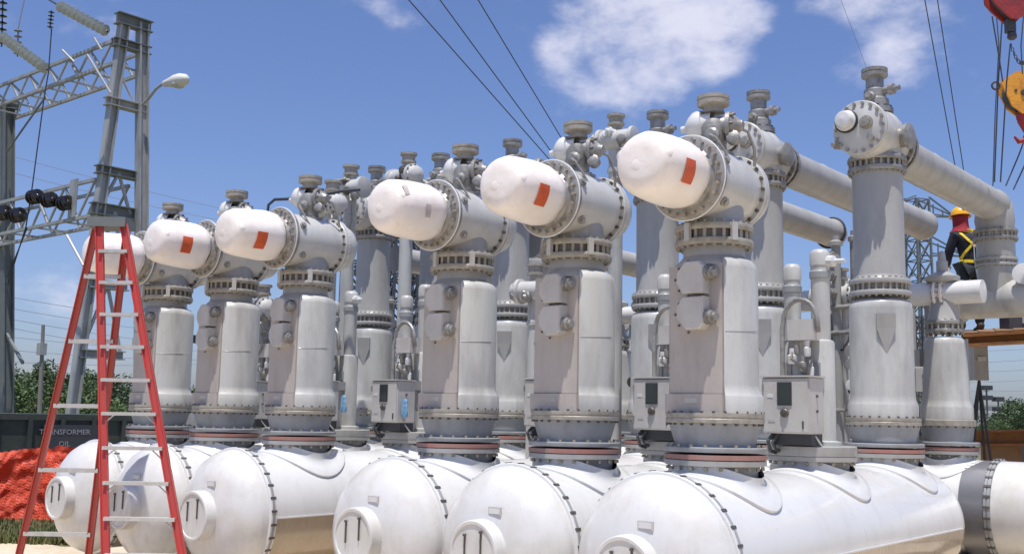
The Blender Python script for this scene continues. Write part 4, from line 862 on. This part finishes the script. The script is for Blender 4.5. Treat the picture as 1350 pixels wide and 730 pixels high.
def make_net():
    """draped plastic mesh: real strands along a wavy sheet"""
    t = thing('safety_netting', 'orange plastic safety netting draped over posts in front of the container', 'netting', gnd(50, 17))
    o = t.location.copy(); x0, x1 = -70, 150; cols = 120; rows = 26; P = {}
    def top(px): return 1.13+.05*math.sin(px*.035)+(.06 if px > 60 else 0)-.10*max(0, (px-105)/40)
    for i in range(cols+1):
        px = x0+(x1-x0)*i/cols; base = gnd(px, 17+.12*math.sin(px*.05))
        for j in range(rows+1):
            v = j/rows; z = .04+(top(px)-.04)*v
            fold = .13*mnoise.fractal(Vector((px*.016+v*.6, v*2.2-px*.012, .3)), 1, 2, 4)+.05*mnoise.fractal(Vector((px*.05+v*2, v*7-px*.03, 2.3)), 1, 2, 3)
            P[i, j] = base+hf*(fold+.25*(v-.5))+Vector((0, 0, z+.012*math.sin(px*.7)))-o
    m = MB(); vs = []; fs = []; g = .26
    for i in range(cols):
        for j in range(rows):
            a, b, c, d = P[i, j], P[i+1, j], P[i+1, j+1], P[i, j+1]
            # ring of four thin quads round each hole
            cen = (a+b+c+d)/4; ia, ib, ic, id_ = [q.lerp(cen, g*1.5) for q in (a, b, c, d)]; n0 = len(vs)
            vs += [a, b, c, d, ia, ib, ic, id_]; fs += [(n0, n0+1, n0+5, n0+4), (n0+1, n0+2, n0+6, n0+5), (n0+2, n0+3, n0+7, n0+6), (n0+3, n0, n0+4, n0+7)]
    m.add(vs, fs); stuff(m.build('mesh_strands', 'net', t, smooth=False))
    m = MB(); vs = []; fs = []
    for i in range(cols+1):
        for j in range(rows+1): vs.append(P[i, j]+hf*.07)
    for i in range(cols):
        for j in range(rows): fs.append((i*(rows+1)+j, (i+1)*(rows+1)+j, (i+1)*(rows+1)+j+1, i*(rows+1)+j+1))
    m.add(vs, fs); m.build('rear_fold', 'net', t)
    for px in (-45, 15, 75, 125):
        q = gnd(px, 17.55)-o; p = MB(); p.cyl(q, q+Vector((0, 0, 1.18)), .022, n=8); p.build('stake', 'dark', t)
make_net()
def grass_strip(name, label, spots, n, hmin, hmax, m='grass', blades=5, w=.02):
    q = MB(); random.seed(11)
    for _ in range(n):
        px, dist = spots(); b = gnd(px, dist)
        for k in range(blades):
            a = random.uniform(0, 6.28); h = random.uniform(hmin, hmax); l = Vector((math.cos(a), math.sin(a), 0)); bb = b+Vector((random.uniform(-.08, .08), random.uniform(-.08, .08), 0)); s = l.cross(Vector((0, 0, 1)))*w
            q.add([bb-s, bb+s, bb+l*h*.35+Vector((0, 0, h))], [(0, 1, 2)])
    o = q.build(name, m, smooth=False); tag(o, label, 'grass', kind='stuff'); return o
grass_strip('grass', 'ragged grass strip at the foot of the orange netting', lambda: (random.uniform(-90, 330), random.uniform(14.75, 16.9)), 6500, .03, .17)
grass_strip('weeds', 'low green weeds in front of the container', lambda: (random.uniform(-90, 380), random.uniform(17.3, 20.5)), 1600, .1, .4, 'leaf2', w=.035)
# wooden pole behind
t = thing('utility_pole', 'thin grey utility pole rising above the trees at far left', 'utility pole', gnd(50, 45))
m = MB(); p = at(57, 428, 45)-t.location; m.cyl((0, 0, 0), p, .11, .07, n=12); m.build('pole_shaft', 'wood', t)
m = MB(); m.box(at(55, 460, 45)-t.location, (.3, .3, .5)); m.build('bracket', 'galv', t)
# ------------------------------------------------------------------ trees
def make_tree(name, label, loc, h, w, m='leaf', n=2600, seed=1, ls=.22):
    rnd = random.Random(seed); t = thing(name, label, 'tree', loc, 'trees along the edge of the yard')
    tr = MB(); tr.tube([(0, 0, -.1), (.1*rnd.uniform(-1, 1), .1, h*.25), (.2*rnd.uniform(-1, 1), .1, h*.55)], [h*.035, h*.028, h*.018], 8)
    ends = []
    for k in range(6):
        a = rnd.uniform(0, 6.28); p0 = Vector((0, 0, h*rnd.uniform(.2, .45))); p1 = Vector((math.cos(a)*w*.35, math.sin(a)*w*.35, h*rnd.uniform(.5, .8)))
        tr.tube([p0, (p0+p1)/2+Vector((0, 0, .1)), p1], [h*.018, h*.013, h*.006], 6)
    tr.build('trunk', 'bark', t)
    cl = []
    for k in range(26):
        a = rnd.uniform(0, 6.28); u = math.sqrt(rnd.random()); z = rnd.uniform(.12, .92)
        ww = w*.5*math.sqrt(max(.08, 1-((z-.42)/.58)**2)); cl.append((Vector((math.cos(a)*ww*u, math.sin(a)*ww*u, h*z)), rnd.uniform(.10, .2)*w))
    c = MB(); vs = []; fs = []
    for i in range(n):
        ce, r = rnd.choice(cl); v = Vector((rnd.gauss(0, 1), rnd.gauss(0, 1), rnd.gauss(0, 1))).normalized()*r*rnd.uniform(.55, 1.08); p = ce+v
        if p.z < .05: p.z = .05+rnd.random()*.3
        a = Vector((rnd.gauss(0, 1), rnd.gauss(0, 1), rnd.gauss(0, .6))).normalized(); b = a.cross(Vector((rnd.gauss(0, 1), rnd.gauss(0, 1), rnd.gauss(0, 1)))).normalized(); s = ls*rnd.uniform(.6, 1.4); k = len(vs)
        vs += [p-a*s, p+b*s*.45, p+a*s, p-b*s*.45]; fs.append((k, k+1, k+2, k+3))
    c.add(vs, fs); c.build('crown', m, t, smooth=False); return t
t1 = make_tree('bushy_tree', 'x', (0, 0, 0), 4.6, 7.5, 'leaf', 8000, 1, .13)
t2 = make_tree('bushy_tree', 'x', (0, 0, 0), 4.6, 7.5, 'leaf2', 8000, 5, .13)
tb = make_tree('round_tree', 'x', (0, 0, 0), 6.4, 7.2, 'leaf', 9500, 9, .14)
def ptree(src, first, px, dist, sc, label, grp=None):
    p = gnd(px, dist); o = src if first else dup(src, p)
    o.location = p; o['label'] = label; o.scale = (sc, sc, sc); o.rotation_euler.z = random.uniform(0, 6.28)
    if grp: o['group'] = grp
    return o
ptree(tb, True, 28, 62, .66, 'tallest round dark tree at far left, next to the second gantry leg')
ptree(t1, True, 75, 66, .80, 'dark bushy tree behind the utility pole')
ptree(t2, True, 100, 50, .62, 'pale green bush low behind the container, between the ladder legs')
ptree(t2, False, 18, 48, .62, 'pale green bush at far left just above the container')
ptree(t2, False, 55, 50, .58, 'pale green bush under the utility pole')
ptree(tb, False, -20, 60, .62, 'dark tree cut by the left edge of the photo')
ptree(t1, False, 128, 68, .82, 'dark bushy tree behind the left gantry leg')
ptree(t1, False, 160, 60, .70, 'dark bushy tree between the ladder rails')
ptree(t2, False, 205, 55, .55, 'pale bush behind the farthest front column')
for k, px in enumerate((250, 292, 340, 382, 430, 470, 520, 560, 606, 650, 700, 745, 800, 850, 905, 960, 1020, 1080, 1130, 1180)):
    ptree(t1 if k % 2 else t2, False, px, 62+6*(k % 3), .62+.12*(k % 3 == 1), 'bushy tree in the distant tree line glimpsed between the columns', 'distant tree line behind the switchgear')
ptree(tb, False, 1336, 95, .60, 'round tree at the right edge under the orange beam')
ptree(t1, False, 1358, 90, .78, 'bushy tree cut by the right edge of the photo')
ptree(t2, False, 1290, 110, .62, 'pale low bush in front of the far white building')
ptree(t2, False, 1318, 85, .45, 'pale low bush left of the round tree at the right edge')
ptree(t1, False, 1235, 100, .75, 'dark bush behind the short right column')
# ------------------------------------------------------------------ far building
t = thing('far_building', 'small white building far off at right below the orange beam', 'building', gnd(1292, 160), rz=YAW)
m = MB(); m.box((0, 0, 2.2), (4.5, 4, 4.4)); m.build('wall', 'bld', t, smooth=False)
m = MB(); m.box((3.4, 1, 1.5), (2.6, 3, 3.0)); m.build('annexe', 'bld', t, smooth=False)
m = MB(); m.box((0, 0, 4.5), (4.8, 4.3, .25)); m.build('roof', 'grey', t, smooth=False)
for x in (-1.4, 0, 1.4):
    for z in (1.3, 3.0): m = MB(); m.box((x, -2.02, z), (.7, .08, .8)); m.build('window', 'bldwin', t, smooth=False)
for px, py in ((1303, 511), (1318, 526)):
    t = thing('floodlight_mast', 'thin mast with stacked dark floodlights far at right' if px < 1310 else 'shorter mast with dark floodlights beside the round tree', 'mast', gnd(px, 120), 'floodlight masts')
    h = at(px, py, 120).z; m = MB(); m.cyl((0, 0, 0), (0, 0, h), .10, n=6); m.build('mast_pole', 'galvd', t)
    for q in (0, 1.1): m = MB(); m.box((0, 0, h-q), (1.0, 1.0, .5), rotz=YAW); m.build('lamp_box', 'dark', t, smooth=False)
# ------------------------------------------------------------------ lattice towers
def lattice_tower(name, label, px, dist, top_py, wbase, wtop, arms=(), mname='dark', br=.06, ch=.12, bays=9, cat='pylon', z0=0, grp=None):
    B = gnd(px, dist, z0); H = at(px, top_py, dist).z-z0; t = thing(name, label, cat, B, grp, rz=YAW+.35)
    def cor(k, sx, sy): w = wbase+(wtop-wbase)*k; return Vector((sx*w/2, sy*w/2, H*k))
    for sx in (-1, 1):
        for sy in (-1, 1): m = MB(); m.beam(cor(0, sx, sy), cor(1, sx, sy), ch); m.build('leg', mname, t, smooth=False)
    for i in range(bays):
        a, b = i/bays, (i+1)/bays; m = MB()
        for (s0, s1) in (((-1, -1), (1, -1)), ((1, -1), (1, 1)), ((1, 1), (-1, 1)), ((-1, 1), (-1, -1))):
            m.beam(cor(a, *s0), cor(b, *s1), br); m.beam(cor(a, *s1), cor(b, *s0), br); m.beam(cor(b, *s0), cor(b, *s1), br)
        m.build('lattice_brace', mname, t, smooth=False)
    for (k, half) in arms:
        m = MB(); z = H*k; w = wbase+(wtop-wbase)*k
        for s in (-1, 1):
            for sy in (-1, 1): m.beam((s*w/2, sy*w/2, z), (s*half, 0, z+.1), br*1.3); m.beam((s*w/2, sy*w/2, z+H*.07), (s*half, 0, z+.1), br*1.3)
            for q in (.3, .6): m.beam((s*(w/2+(half-w/2)*q), 0, z), (s*(w/2+(half-w/2)*q), 0, z+H*.07*(1-q)), br)
        m.build('cross_arm', mname, t, smooth=False)
    return t
lattice_tower('transmission_tower', 'dark lattice transmission tower with cross arms behind the worker', 1219, 75, 264, 1.5, 1.1, ((.62, 5.2), (.78, 4.4), (.94, 3.4)), 'galvd', .07, .13, 12)
lattice_tower('lattice_mast', 'slender dark lattice mast between the tallest column and the short right column', 1213, 22, 418, .26, .22, (), 'dark', .02, .045, 12, 'mast')
lattice_tower('transmission_tower', 'dark lattice tower seen between the third front column and the round column beside it', 524, 42, 305, 1.1, .9, ((.80, 2.6),), 'dark', .07, .11, 9)
lattice_tower('lattice_mast', 'dark lattice mast glimpsed through the gap left of the round column in the far group', 455, 34, 345, .7, .6, (), 'dark', .06, .09, 8, 'mast')
# far equipment bay seen through gaps
def far_bay(px, dist, label):
    t = thing('far_equipment', label, 'switchgear', gnd(px, dist), 'far equipment behind the switchgear', rz=YAW)
    m = MB(); m.box((0, 0, .9), (1.5, 1.0, 1.8)); m.build('cabinet', 'grey', t, smooth=False)
    for x in (-.5, 0, .5): 
        m = MB(); m.lathe((x, 0, 1.8), (0, 0, 1), sum([[(.09, .12*k), (.16, .12*k+.03), (.16, .12*k+.05), (.09, .12*k+.09)] for k in range(9)], []), 12); m.build('bushing', 'brownins', t)
    m = MB()
    for x in (-.9, .9): m.channel((x, 0, 0), (x, 0, 3.6), .15, .15, .02)
    m.channel((-1.1, 0, 3.6), (1.1, 0, 3.6), .15, .2, .02); m.build('frame', 'dark', t, smooth=False)
for k, (px, dd) in enumerate(((535, 24), (700, 24), (440, 25), (1110, 22), (345, 26), (235, 27))):
    far_bay(px, dd, ['grey equipment with dark bushings behind the cabinet with the blue bag', 'grey equipment with dark bushings left of the second front column', 'grey equipment behind the fourth front column', 'grey equipment left of the tallest column, seen through the gap', 'grey equipment behind the fifth front column', 'grey equipment behind the farthest front column'][k])
# black hose arching over the far left group
wire('thin black hose arching above the far left columns', [at(352, 285, 12.4), at(354, 270, 12.4), at(362, 263, 12.4), at(385, 262, 12.3), at(420, 258, 12.2), at(450, 252, 12.2), at(475, 250, 12.2)], .018, name='black_hose', cat='hose')
# ------------------------------------------------------------------ platform at right, crane gear
def make_platform():
    A, B = at(1276, 449, 14.4), at(1500, 437, 12.6)
    t = thing('steel_platform', 'rusty orange steel beam platform on posts at the right edge under the worker', 'platform', (A.x, A.y, 0)); o = t.location.copy()
    m = MB(); m.channel(A-o, B-o, .22, .15, .03); m.build('beam', 'rust', t, smooth=False)
    C, D = at(1268, 445, 15.6), at(1500, 434, 13.8)
    m = MB(); m.channel(C-o, D-o, .22, .15, .03); m.build('beam', 'rust', t, smooth=False)
    for k in range(7):
        p = A.lerp(B, k/9+.03); q = C.lerp(D, k/9+.03); m = MB(); m.beam(p-o+Vector((0, 0, .095)), q-o+Vector((0, 0, .095)), .24, .035); m.build('plank', 'plank', t, smooth=False)
    for P_ in (B, D, C.lerp(D, .6)): m = MB(); m.channel(Vector((P_.x, P_.y, 0))-o, P_-o, .14, .14, .02); m.build('post', 'dark', t, smooth=False)
    m = MB(); m.channel(Vector((C.x, C.y, 0))-o, C-o, .1, .1, .02); m.build('post', 'dark', t, smooth=False)
make_platform()
t = thing('low_beam_stack', 'rusty brown beam and timber block lying behind the rear tank at right', 'beam', gnd(1290, 16.5)); o = t.location.copy()
m = MB(); m.channel(at(1283, 577, 15.5)-o, at(1480, 575, 15.0)-o, .25, .22, .03); m.build('beam', 'rust', t, smooth=False)
m = MB(); a = at(1320, 605, 15.6)-o; m.box((a.x, a.y, (a.z)/2+.12), (.46, .3, a.z+.24), rotz=YAW); m.build('timber_block', 'plank', t, smooth=False)
m = MB(); a = at(1347, 610, 15.8)-o; m.box((a.x, a.y, (a.z)/2+.12), (.16, .3, a.z+.3), rotz=YAW); m.build('dark_post', 'dark', t, smooth=False)
m = MB(); a = at(1470, 605, 15.2)-o; m.box((a.x, a.y, (a.z)/2+.12), (.46, .3, a.z+.24), rotz=YAW); m.build('timber_block', 'plank', t, smooth=False)
# grey box on trestle right of short column
t = thing('relay_box', 'small grey box on a splayed stand right of the short column', 'equipment box', gnd(1290, 15.2)); o = t.location.copy()
a = at(1290, 478, 15.2)-o
m = MB(); m.box(a, (.20, .18, .50), rotz=YAW); m.build('case', 'grey', t, smooth=False)
m = MB(); m.box(a-hf*.10+Vector((0, 0, .05)), (.12, .03, .06), rotz=YAW); m.build('latch', 'alu', t, smooth=False)
for s in (-1, 1):
    for q in (-1, 1): m = MB(); m.beam(a+Vector((0, 0, -.25)), Vector((0, 0, 0))+rt*s*.28+hf*q*.22, .03); m.build('stand_leg', 'dark', t, smooth=False)
# tool chest on the platform
t = thing('tool_chest', 'dark tool chest standing on the orange beam at the right edge', 'tool chest', at(1342, 437, 14.5)); 
m = MB(); m.box((0, 0, .17), (.36, .3, .30), rotz=YAW); m.build('chest_body', 'dark', t, smooth=False)
m = MB(); m.box((0, 0, .335), (.38, .32, .03), rotz=YAW); m.build('lid', 'dark', t, smooth=False)
m = MB(); m.box(-hf*.155+Vector((0, 0, .2)), (.02, .02, .2), rotz=YAW); m.build('latch', 'alu', t, smooth=False)
# yellow hook block
def plate_prism(mb, pts, o, ax_x, ax_y, th):
    n = len(pts); nrm = ax_x.cross(ax_y).normalized()*th/2
    P = [o+ax_x*x+ax_y*y for x, y in pts]; mb.add([p-nrm for p in P]+[p+nrm for p in P], [tuple(range(n)), tuple(reversed(range(n, 2*n)))]+[(i, n+i, n+(i+1) % n, (i+1) % n) for i in range(n)])
s_ = 12/F_PX
t = thing('crane_hook_block', 'yellow crane hook block hanging at the right edge', 'hook block', at(1345, 125, 12)); UZ = Vector((0, 0, 1))
outl = [(-29*s_, 12*s_), (-20*s_, 22*s_), (-8*s_, 30*s_), (10*s_, 31*s_), (28*s_, 24*s_), (34*s_, 6*s_), (26*s_, -16*s_), (12*s_, -28*s_), (-2*s_, -29*s_), (-16*s_, -18*s_), (-24*s_, 0)]
for k in (-.07, .07):
    m = MB(); plate_prism(m, outl, hf*k, rt, UZ, .025); m.build('cheek_plate', 'yellow', t, smooth=False)
m = MB(); m.lathe(-hf*.045, hf, [(.19, 0), (.20, .01), (.17, .03), (.17, .06), (.20, .08), (.19, .09)], 28); m.build('sheave', 'dark', t)
m = MB(); m.lathe(-hf*.10, hf, [(.035, 0), (.035, .2)], 12); m.lathe(rt*.06-UZ*.11-hf*.09, hf, [(.018, 0), (.018, .18)], 8); m.lathe(-rt*.09+UZ*.02-hf*.09, hf, [(.018, 0), (.018, .18)], 8); m.build('axle_bolt', 'dark', t)
m = MB(); m.tube([(-rt*(.28+.0)+rt*.045*math.cos(a)+UZ*(.10+.045*math.sin(a))) for a in [2*math.pi*i/14 for i in range(14)]], .012, 6, closed=True); m.build('side_ring', 'dark', t)
hk = [UZ*-.22, UZ*-.32, UZ*-.38+rt*.03, UZ*-.46+rt*.07, UZ*-.54+rt*.03, UZ*-.56-rt*.04, UZ*-.50-rt*.09]
m = MB(); m.tube(hk, [.05, .045, .04, .04, .035, .028, .012], 12); m.lathe(UZ*-.30, UZ, [(.05, 0), (.055, .02), (.055, .07), (.05, .09)], 16); m.build('hook', 'cred', t)
s_ = 11/F_PX
t = thing('crane_head_block', 'dark red crane block cut by the top right corner', 'hook block', at(1335, 0, 11))
outl = [(-36*s_, 16*s_), (-34*s_, -4*s_), (-26*s_, -14*s_), (-8*s_, -31*s_), (0, -32*s_), (8*s_, -28*s_), (30*s_, -4*s_), (36*s_, 10*s_), (30*s_, 50*s_), (-28*s_, 50*s_)]
for k in (-.08, .08): m = MB(); plate_prism(m, outl, hf*k, rt, UZ, .03); m.build('cheek_plate', 'cred', t, smooth=False)
m = MB(); plate_prism(m, [(x*.8, y*.8) for x, y in outl], Vector((0, 0, 0)), rt, UZ, .12); m.build('core', 'dark', t, smooth=False)
m = MB(); m.box(-UZ*(38*s_)-rt*5*s_, (.09, .08, .14), rotz=YAW); m.lathe(-UZ*(48*s_)-rt*3*s_, -UZ, [(.045, 0), (.05, .05), (.03, .07)], 10); m.build('shank', 'dark', t)
CG = 'crane ropes at the right edge'
for k, (pts, r) in enumerate((([(1308, 22), (1317, 75), (1322, 108)], .008), ([(1321, 30), (1316, 110), (1311, 240)], .008), ([(1332, 58), (1327, 110), (1319, 240)], .008), ([(1311, -10), (1317, 60), (1312, 150), (1309, 245)], .006), ([(1356, 170), (1343, 205), (1326, 245)], .008), ([(1362, 190), (1350, 220), (1336, 250)], .008), ([(1350, 15), (1346, 60), (1348, 98)], .007))):
    wire(['crane rope from the red block down to the yellow block', 'leftmost long crane rope beside the yellow block', 'crane rope running down from the red shank behind the yellow block', 'thin crane rope hanging left of the others', 'sling rope from the hook down towards the long tube', 'sling rope lowest at the right edge', 'short rope between the red and yellow blocks at the edge'][k], [at(x, y, 11.6+.5*(y > 150)) for x, y in pts], r, grp=CG, name='crane_rope', cat='rope')
m = MB(); o0 = at(1333, 60, 11.4)
for i in range(9):
    u = i/8; c = at(1333+16*u, 60+22*u+8*math.sin(u*3), 11.4)-o0
    m.tube([c+(rt if i % 2 else hf)*.014*math.cos(a)+UZ*.024*math.sin(a) for a in [2*math.pi*j/8 for j in range(8)]], .005, 5, closed=True)
o = m.build('chain', 'dark'); o.location = o0; tag(o, 'small dark chain hanging under the red crane block', 'chain')
# ------------------------------------------------------------------ worker
def skin_mesh(name, pts, edges, radii, m, parent, sub=2, root=0):
    me = bpy.data.meshes.new(name); me.from_pydata([tuple(p) for p in pts], edges, []); o = bpy.data.objects.new('tmp', me); COL.objects.link(o)
    md = o.modifiers.new('skin', 'SKIN'); md.use_smooth_shade = True
    for i, v in enumerate(me.skin_vertices[0].data):
        r = radii[i]; v.radius = (r, r) if not isinstance(r, tuple) else r; v.use_root = (i == root)
    sd = o.modifiers.new('sub', 'SUBSURF'); sd.levels = sub; sd.render_levels = sub
    bpy.context.view_layer.update(); dg = bpy.context.evaluated_depsgraph_get(); me2 = bpy.data.meshes.new_from_object(o.evaluated_get(dg)); bpy.data.objects.remove(o)
    me2.materials.clear(); me2.materials.append(M[m]); me2.name = name
    for p in me2.polygons: p.use_smooth = True; p.material_index = 0
    ob = bpy.data.objects.new(name, me2); COL.objects.link(ob); ob.parent = parent; return ob
def make_worker():
    DW = 14.9; foot = at(1282, 437, DW); head = at(1274, 275, DW); Hh = head.z-foot.z; k = Hh/1.80
    t = thing('person', 'worker in yellow hard hat, dark clothes and yellow harness, standing with back turned', 'person', foot, rz=YAW); t.scale = (k, k, k)
    # local: x right in view, y away from camera, z up. bent slightly, arms forward
    V = Vector
    lean = -.085
    J = dict(pel=(0, 0, .95), wa=(-.01, 0, 1.08), ch=(-.02, .02, 1.28), sh=(-.03, .03, 1.42), ne=(lean+.03, .05, 1.50), hd0=(lean+.01, .07, 1.58), hd=(lean, .08, 1.67), top=(lean, .08, 1.75),
             sl=(-.20, .02, 1.40), el=(-.27, .10, 1.13), wl=(-.20, .30, 1.00), pl_=(-.18, .36, .98),
             sr=(.15, .02, 1.39), er=(.27, .08, 1.14), wr=(.19, .28, 1.00), pr=(.17, .34, .985),
             hl=(-.10, 0, .90), kl=(-.13, -.03, .50), al=(-.14, .04, .09), fl=(-.15, -.0, .04), tl=(-.16, .18, .03),
             hr=(.10, 0, .90), kr=(.12, -.02, .50), ar=(.13, .05, .09), tr=(.14, .19, .03))
    names = ['pel', 'wa', 'ch', 'sh', 'ne', 'hd0', 'hd', 'top', 'sl', 'el', 'wl', 'pl_', 'sr', 'er', 'wr', 'pr', 'hl', 'kl', 'al', 'tl', 'hr', 'kr', 'ar', 'tr']
    rr = [(.14, .10), (.135, .10), (.16, .115), (.10, .08), .055, (.07, .085), (.078, .10), (.05, .06), .06, .045, .030, .038, .06, .045, .030, .038, .085, .058, .040, .035, .085, .058, .040, .035]
    ed = [('pel', 'wa'), ('wa', 'ch'), ('ch', 'sh'), ('sh', 'ne'), ('ne', 'hd0'), ('hd0', 'hd'), ('hd', 'top'), ('sh', 'sl'), ('sl', 'el'), ('el', 'wl'), ('wl', 'pl_'), ('sh', 'sr'), ('sr', 'er'), ('er', 'wr'), ('wr', 'pr'), ('pel', 'hl'), ('hl', 'kl'), ('kl', 'al'), ('al', 'tl'), ('pel', 'hr'), ('hr', 'kr'), ('kr', 'ar'), ('ar', 'tr')]
    ix = {n: i for i, n in enumerate(names)}
    skin_mesh('body', [J[n] for n in names], [(ix[a], ix[b]) for a, b in ed], rr, 'skin', t)
    # fingers
    for sgn, w, p in ((-1, 'wl', 'pl_'), (1, 'wr', 'pr')):
        a = V(J[w]); b = V(J[p]); d = (b-a).normalized()
        for q in range(4):
            off = V((sgn*(.012-.016*q), 0, 0)); l = (.075, .085, .08, .062)[q]
            P = [b+off-d*.01, b+off+d*.03, b+off+d*(.03+l*.4)+V((0, 0, -.012)), b+off+d*(.03+l*.65)+V((0, 0, -.035))]
            skin_mesh('finger', P, [(0, 1), (1, 2), (2, 3)], [.011, .010, .009, .008], 'skin', t, 1)
        P = [a+d*.02+V((-sgn*.02, 0, 0)), b+V((-sgn*.045, 0, .0)), b+d*.035+V((-sgn*.05, 0, -.01))]
        skin_mesh('thumb', P, [(0, 1), (1, 2)], [.013, .011, .009], 'skin', t, 1)
    # clothes
    sn = ['pel', 'wa', 'ch', 'sh', 'sl', 'el', 'wl', 'sr', 'er', 'wr']; sx = {n: i for i, n in enumerate(sn)}
    JS = dict(J); 
    skin_mesh('shirt', [JS[n] for n in sn], [(sx[a], sx[b]) for a, b in (('pel', 'wa'), ('wa', 'ch'), ('ch', 'sh'), ('sh', 'sl'), ('sl', 'el'), ('el', 'wl'), ('sh', 'sr'), ('sr', 'er'), ('er', 'wr'))], [(.18, .13), (.17, .13), (.195, .15), (.125, .105), .088, .070, .046, .088, .070, .046], 'navy', t)
    tn = ['pel', 'hl', 'kl', 'al', 'hr', 'kr', 'ar']; tx = {n: i for i, n in enumerate(tn)}
    skin_mesh('trousers', [J[n] for n in tn], [(tx[a], tx[b]) for a, b in (('pel', 'hl'), ('hl', 'kl'), ('kl', 'al'), ('pel', 'hr'), ('hr', 'kr'), ('kr', 'ar'))], [(.17, .13), .11, .082, .07, .11, .082, .07], 'trouser', t)
    for n1, n2 in (('al', 'tl'), ('ar', 'tr')):
        a, b = V(J[n1]), V(J[n2]); skin_mesh('boot', [a+V((0, -.04, .06)), a+V((0, -.04, -.02)), a.lerp(b, .5)+V((0, 0, -.02)), b+V((0, .04, .005))], [(0, 1), (1, 2), (2, 3)], [.06, .055, .05, .045], 'boot', t)
    # neck cloth behind the head and shoulders
    c = V(J['hd']); m = MB(); n = 20
    prof = [(.112, .03), (.118, -.03), (.115, -.09), (.12, -.14), (.15, -.19), (.17, -.215)]
    vs = []; fs = []
    for k_, (r, z) in enumerate(prof):
        for i in range(n): a = 2*math.pi*i/n; rr_ = r*(1+.05*math.sin(a*5+k_)); vs.append((c.x+rr_*math.cos(a)*.92, c.y-.01+rr_*math.sin(a), c.z+z+.008*math.sin(a*4)))
    for k_ in range(len(prof)-1):
        for i in range(n): 
            if k_ < 3 and 2.5 < i < 7.5: continue     # face opening on the far side
            fs.append((k_*n+i, (k_+1)*n+i, (k_+1)*n+(i+1) % n, k_*n+(i+1) % n))
    m.add(vs, fs); m.build('neck_cloth', 'maroon', t, ang=80)
    m = MB(); hc = c+V((0, 0, .03)); m.lathe(hc, (0, .12, 1), [(.155, -.012), (.158, -.004), (.132, .004), (.130, .03), (.122, .07), (.100, .105), (.065, .13), (.03, .14), (.0001, .142)], 28, caps=False)
    m.lathe(hc+V((0, .11, 0)), (0, .12, 1), [(.10, -.01), (.10, .0)], 20); he = m.build('hard_hat', 'helmet', t)
    m = MB(); m.tube([hc+V((0, -.12+.03*i, .06+.085*math.sin(math.pi*(i+.6)/9))) for i in range(9)], .012, 6); m.build('hat_ridge', 'helmet', he)
    # harness on the back: crossed straps, waist belt, shoulder loops
    def strap(pts, w=.035):
        m = MB(); P = [V(p) for p in pts]
        for a, b in zip(P, P[1:]): m.beam(a, b, w, .008, upv=(0, -1, 0.05))
        m.build('harness_strap', 'harn', t, smooth=False)
    by = -.155
    strap([(-.17, -.04, 1.45), (-.14, by+.04, 1.39), (-.07, by-.005, 1.30), (.02, by-.012, 1.22), (.11, by+.0, 1.13), (.16, by+.03, 1.04)])
    strap([(.11, -.04, 1.45), (.09, by+.04, 1.39), (.03, by-.008, 1.30), (-.05, by-.012, 1.22), (-.13, by+.0, 1.13), (-.18, by+.03, 1.04)])
    strap([(-.16, -.02, 1.47), (-.05, by+.08, 1.46), (.08, -.03, 1.47)], .05)
    strap([(-.19, by+.07, 1.01), (-.10, by+.005, 1.005), (.0, by-.0, 1.0), (.10, by+.01, 1.005), (.19, by+.08, 1.01)], .045)
    m = MB(); m.tube([V((-.01+.03*math.cos(a), by-.02, 1.25+.03*math.sin(a))) for a in [2*math.pi*i/12 for i in range(12)]], .006, 6, closed=True); m.build('back_ring', 'alu', t)
    m = MB(); m.tube([(-.01, by-.02, 1.22), (-.012, by-.03, 1.05), (0, by-.03, .9), (.03, by-.02, .75)], .009, 6); m.build('lanyard', 'alu', t)
make_worker()
# ------------------------------------------------------------------ kinds
for o in COL.objects:
    if o.parent is None and o.type in ('MESH', 'EMPTY') and 'kind' not in o: o['kind'] = 'thing'
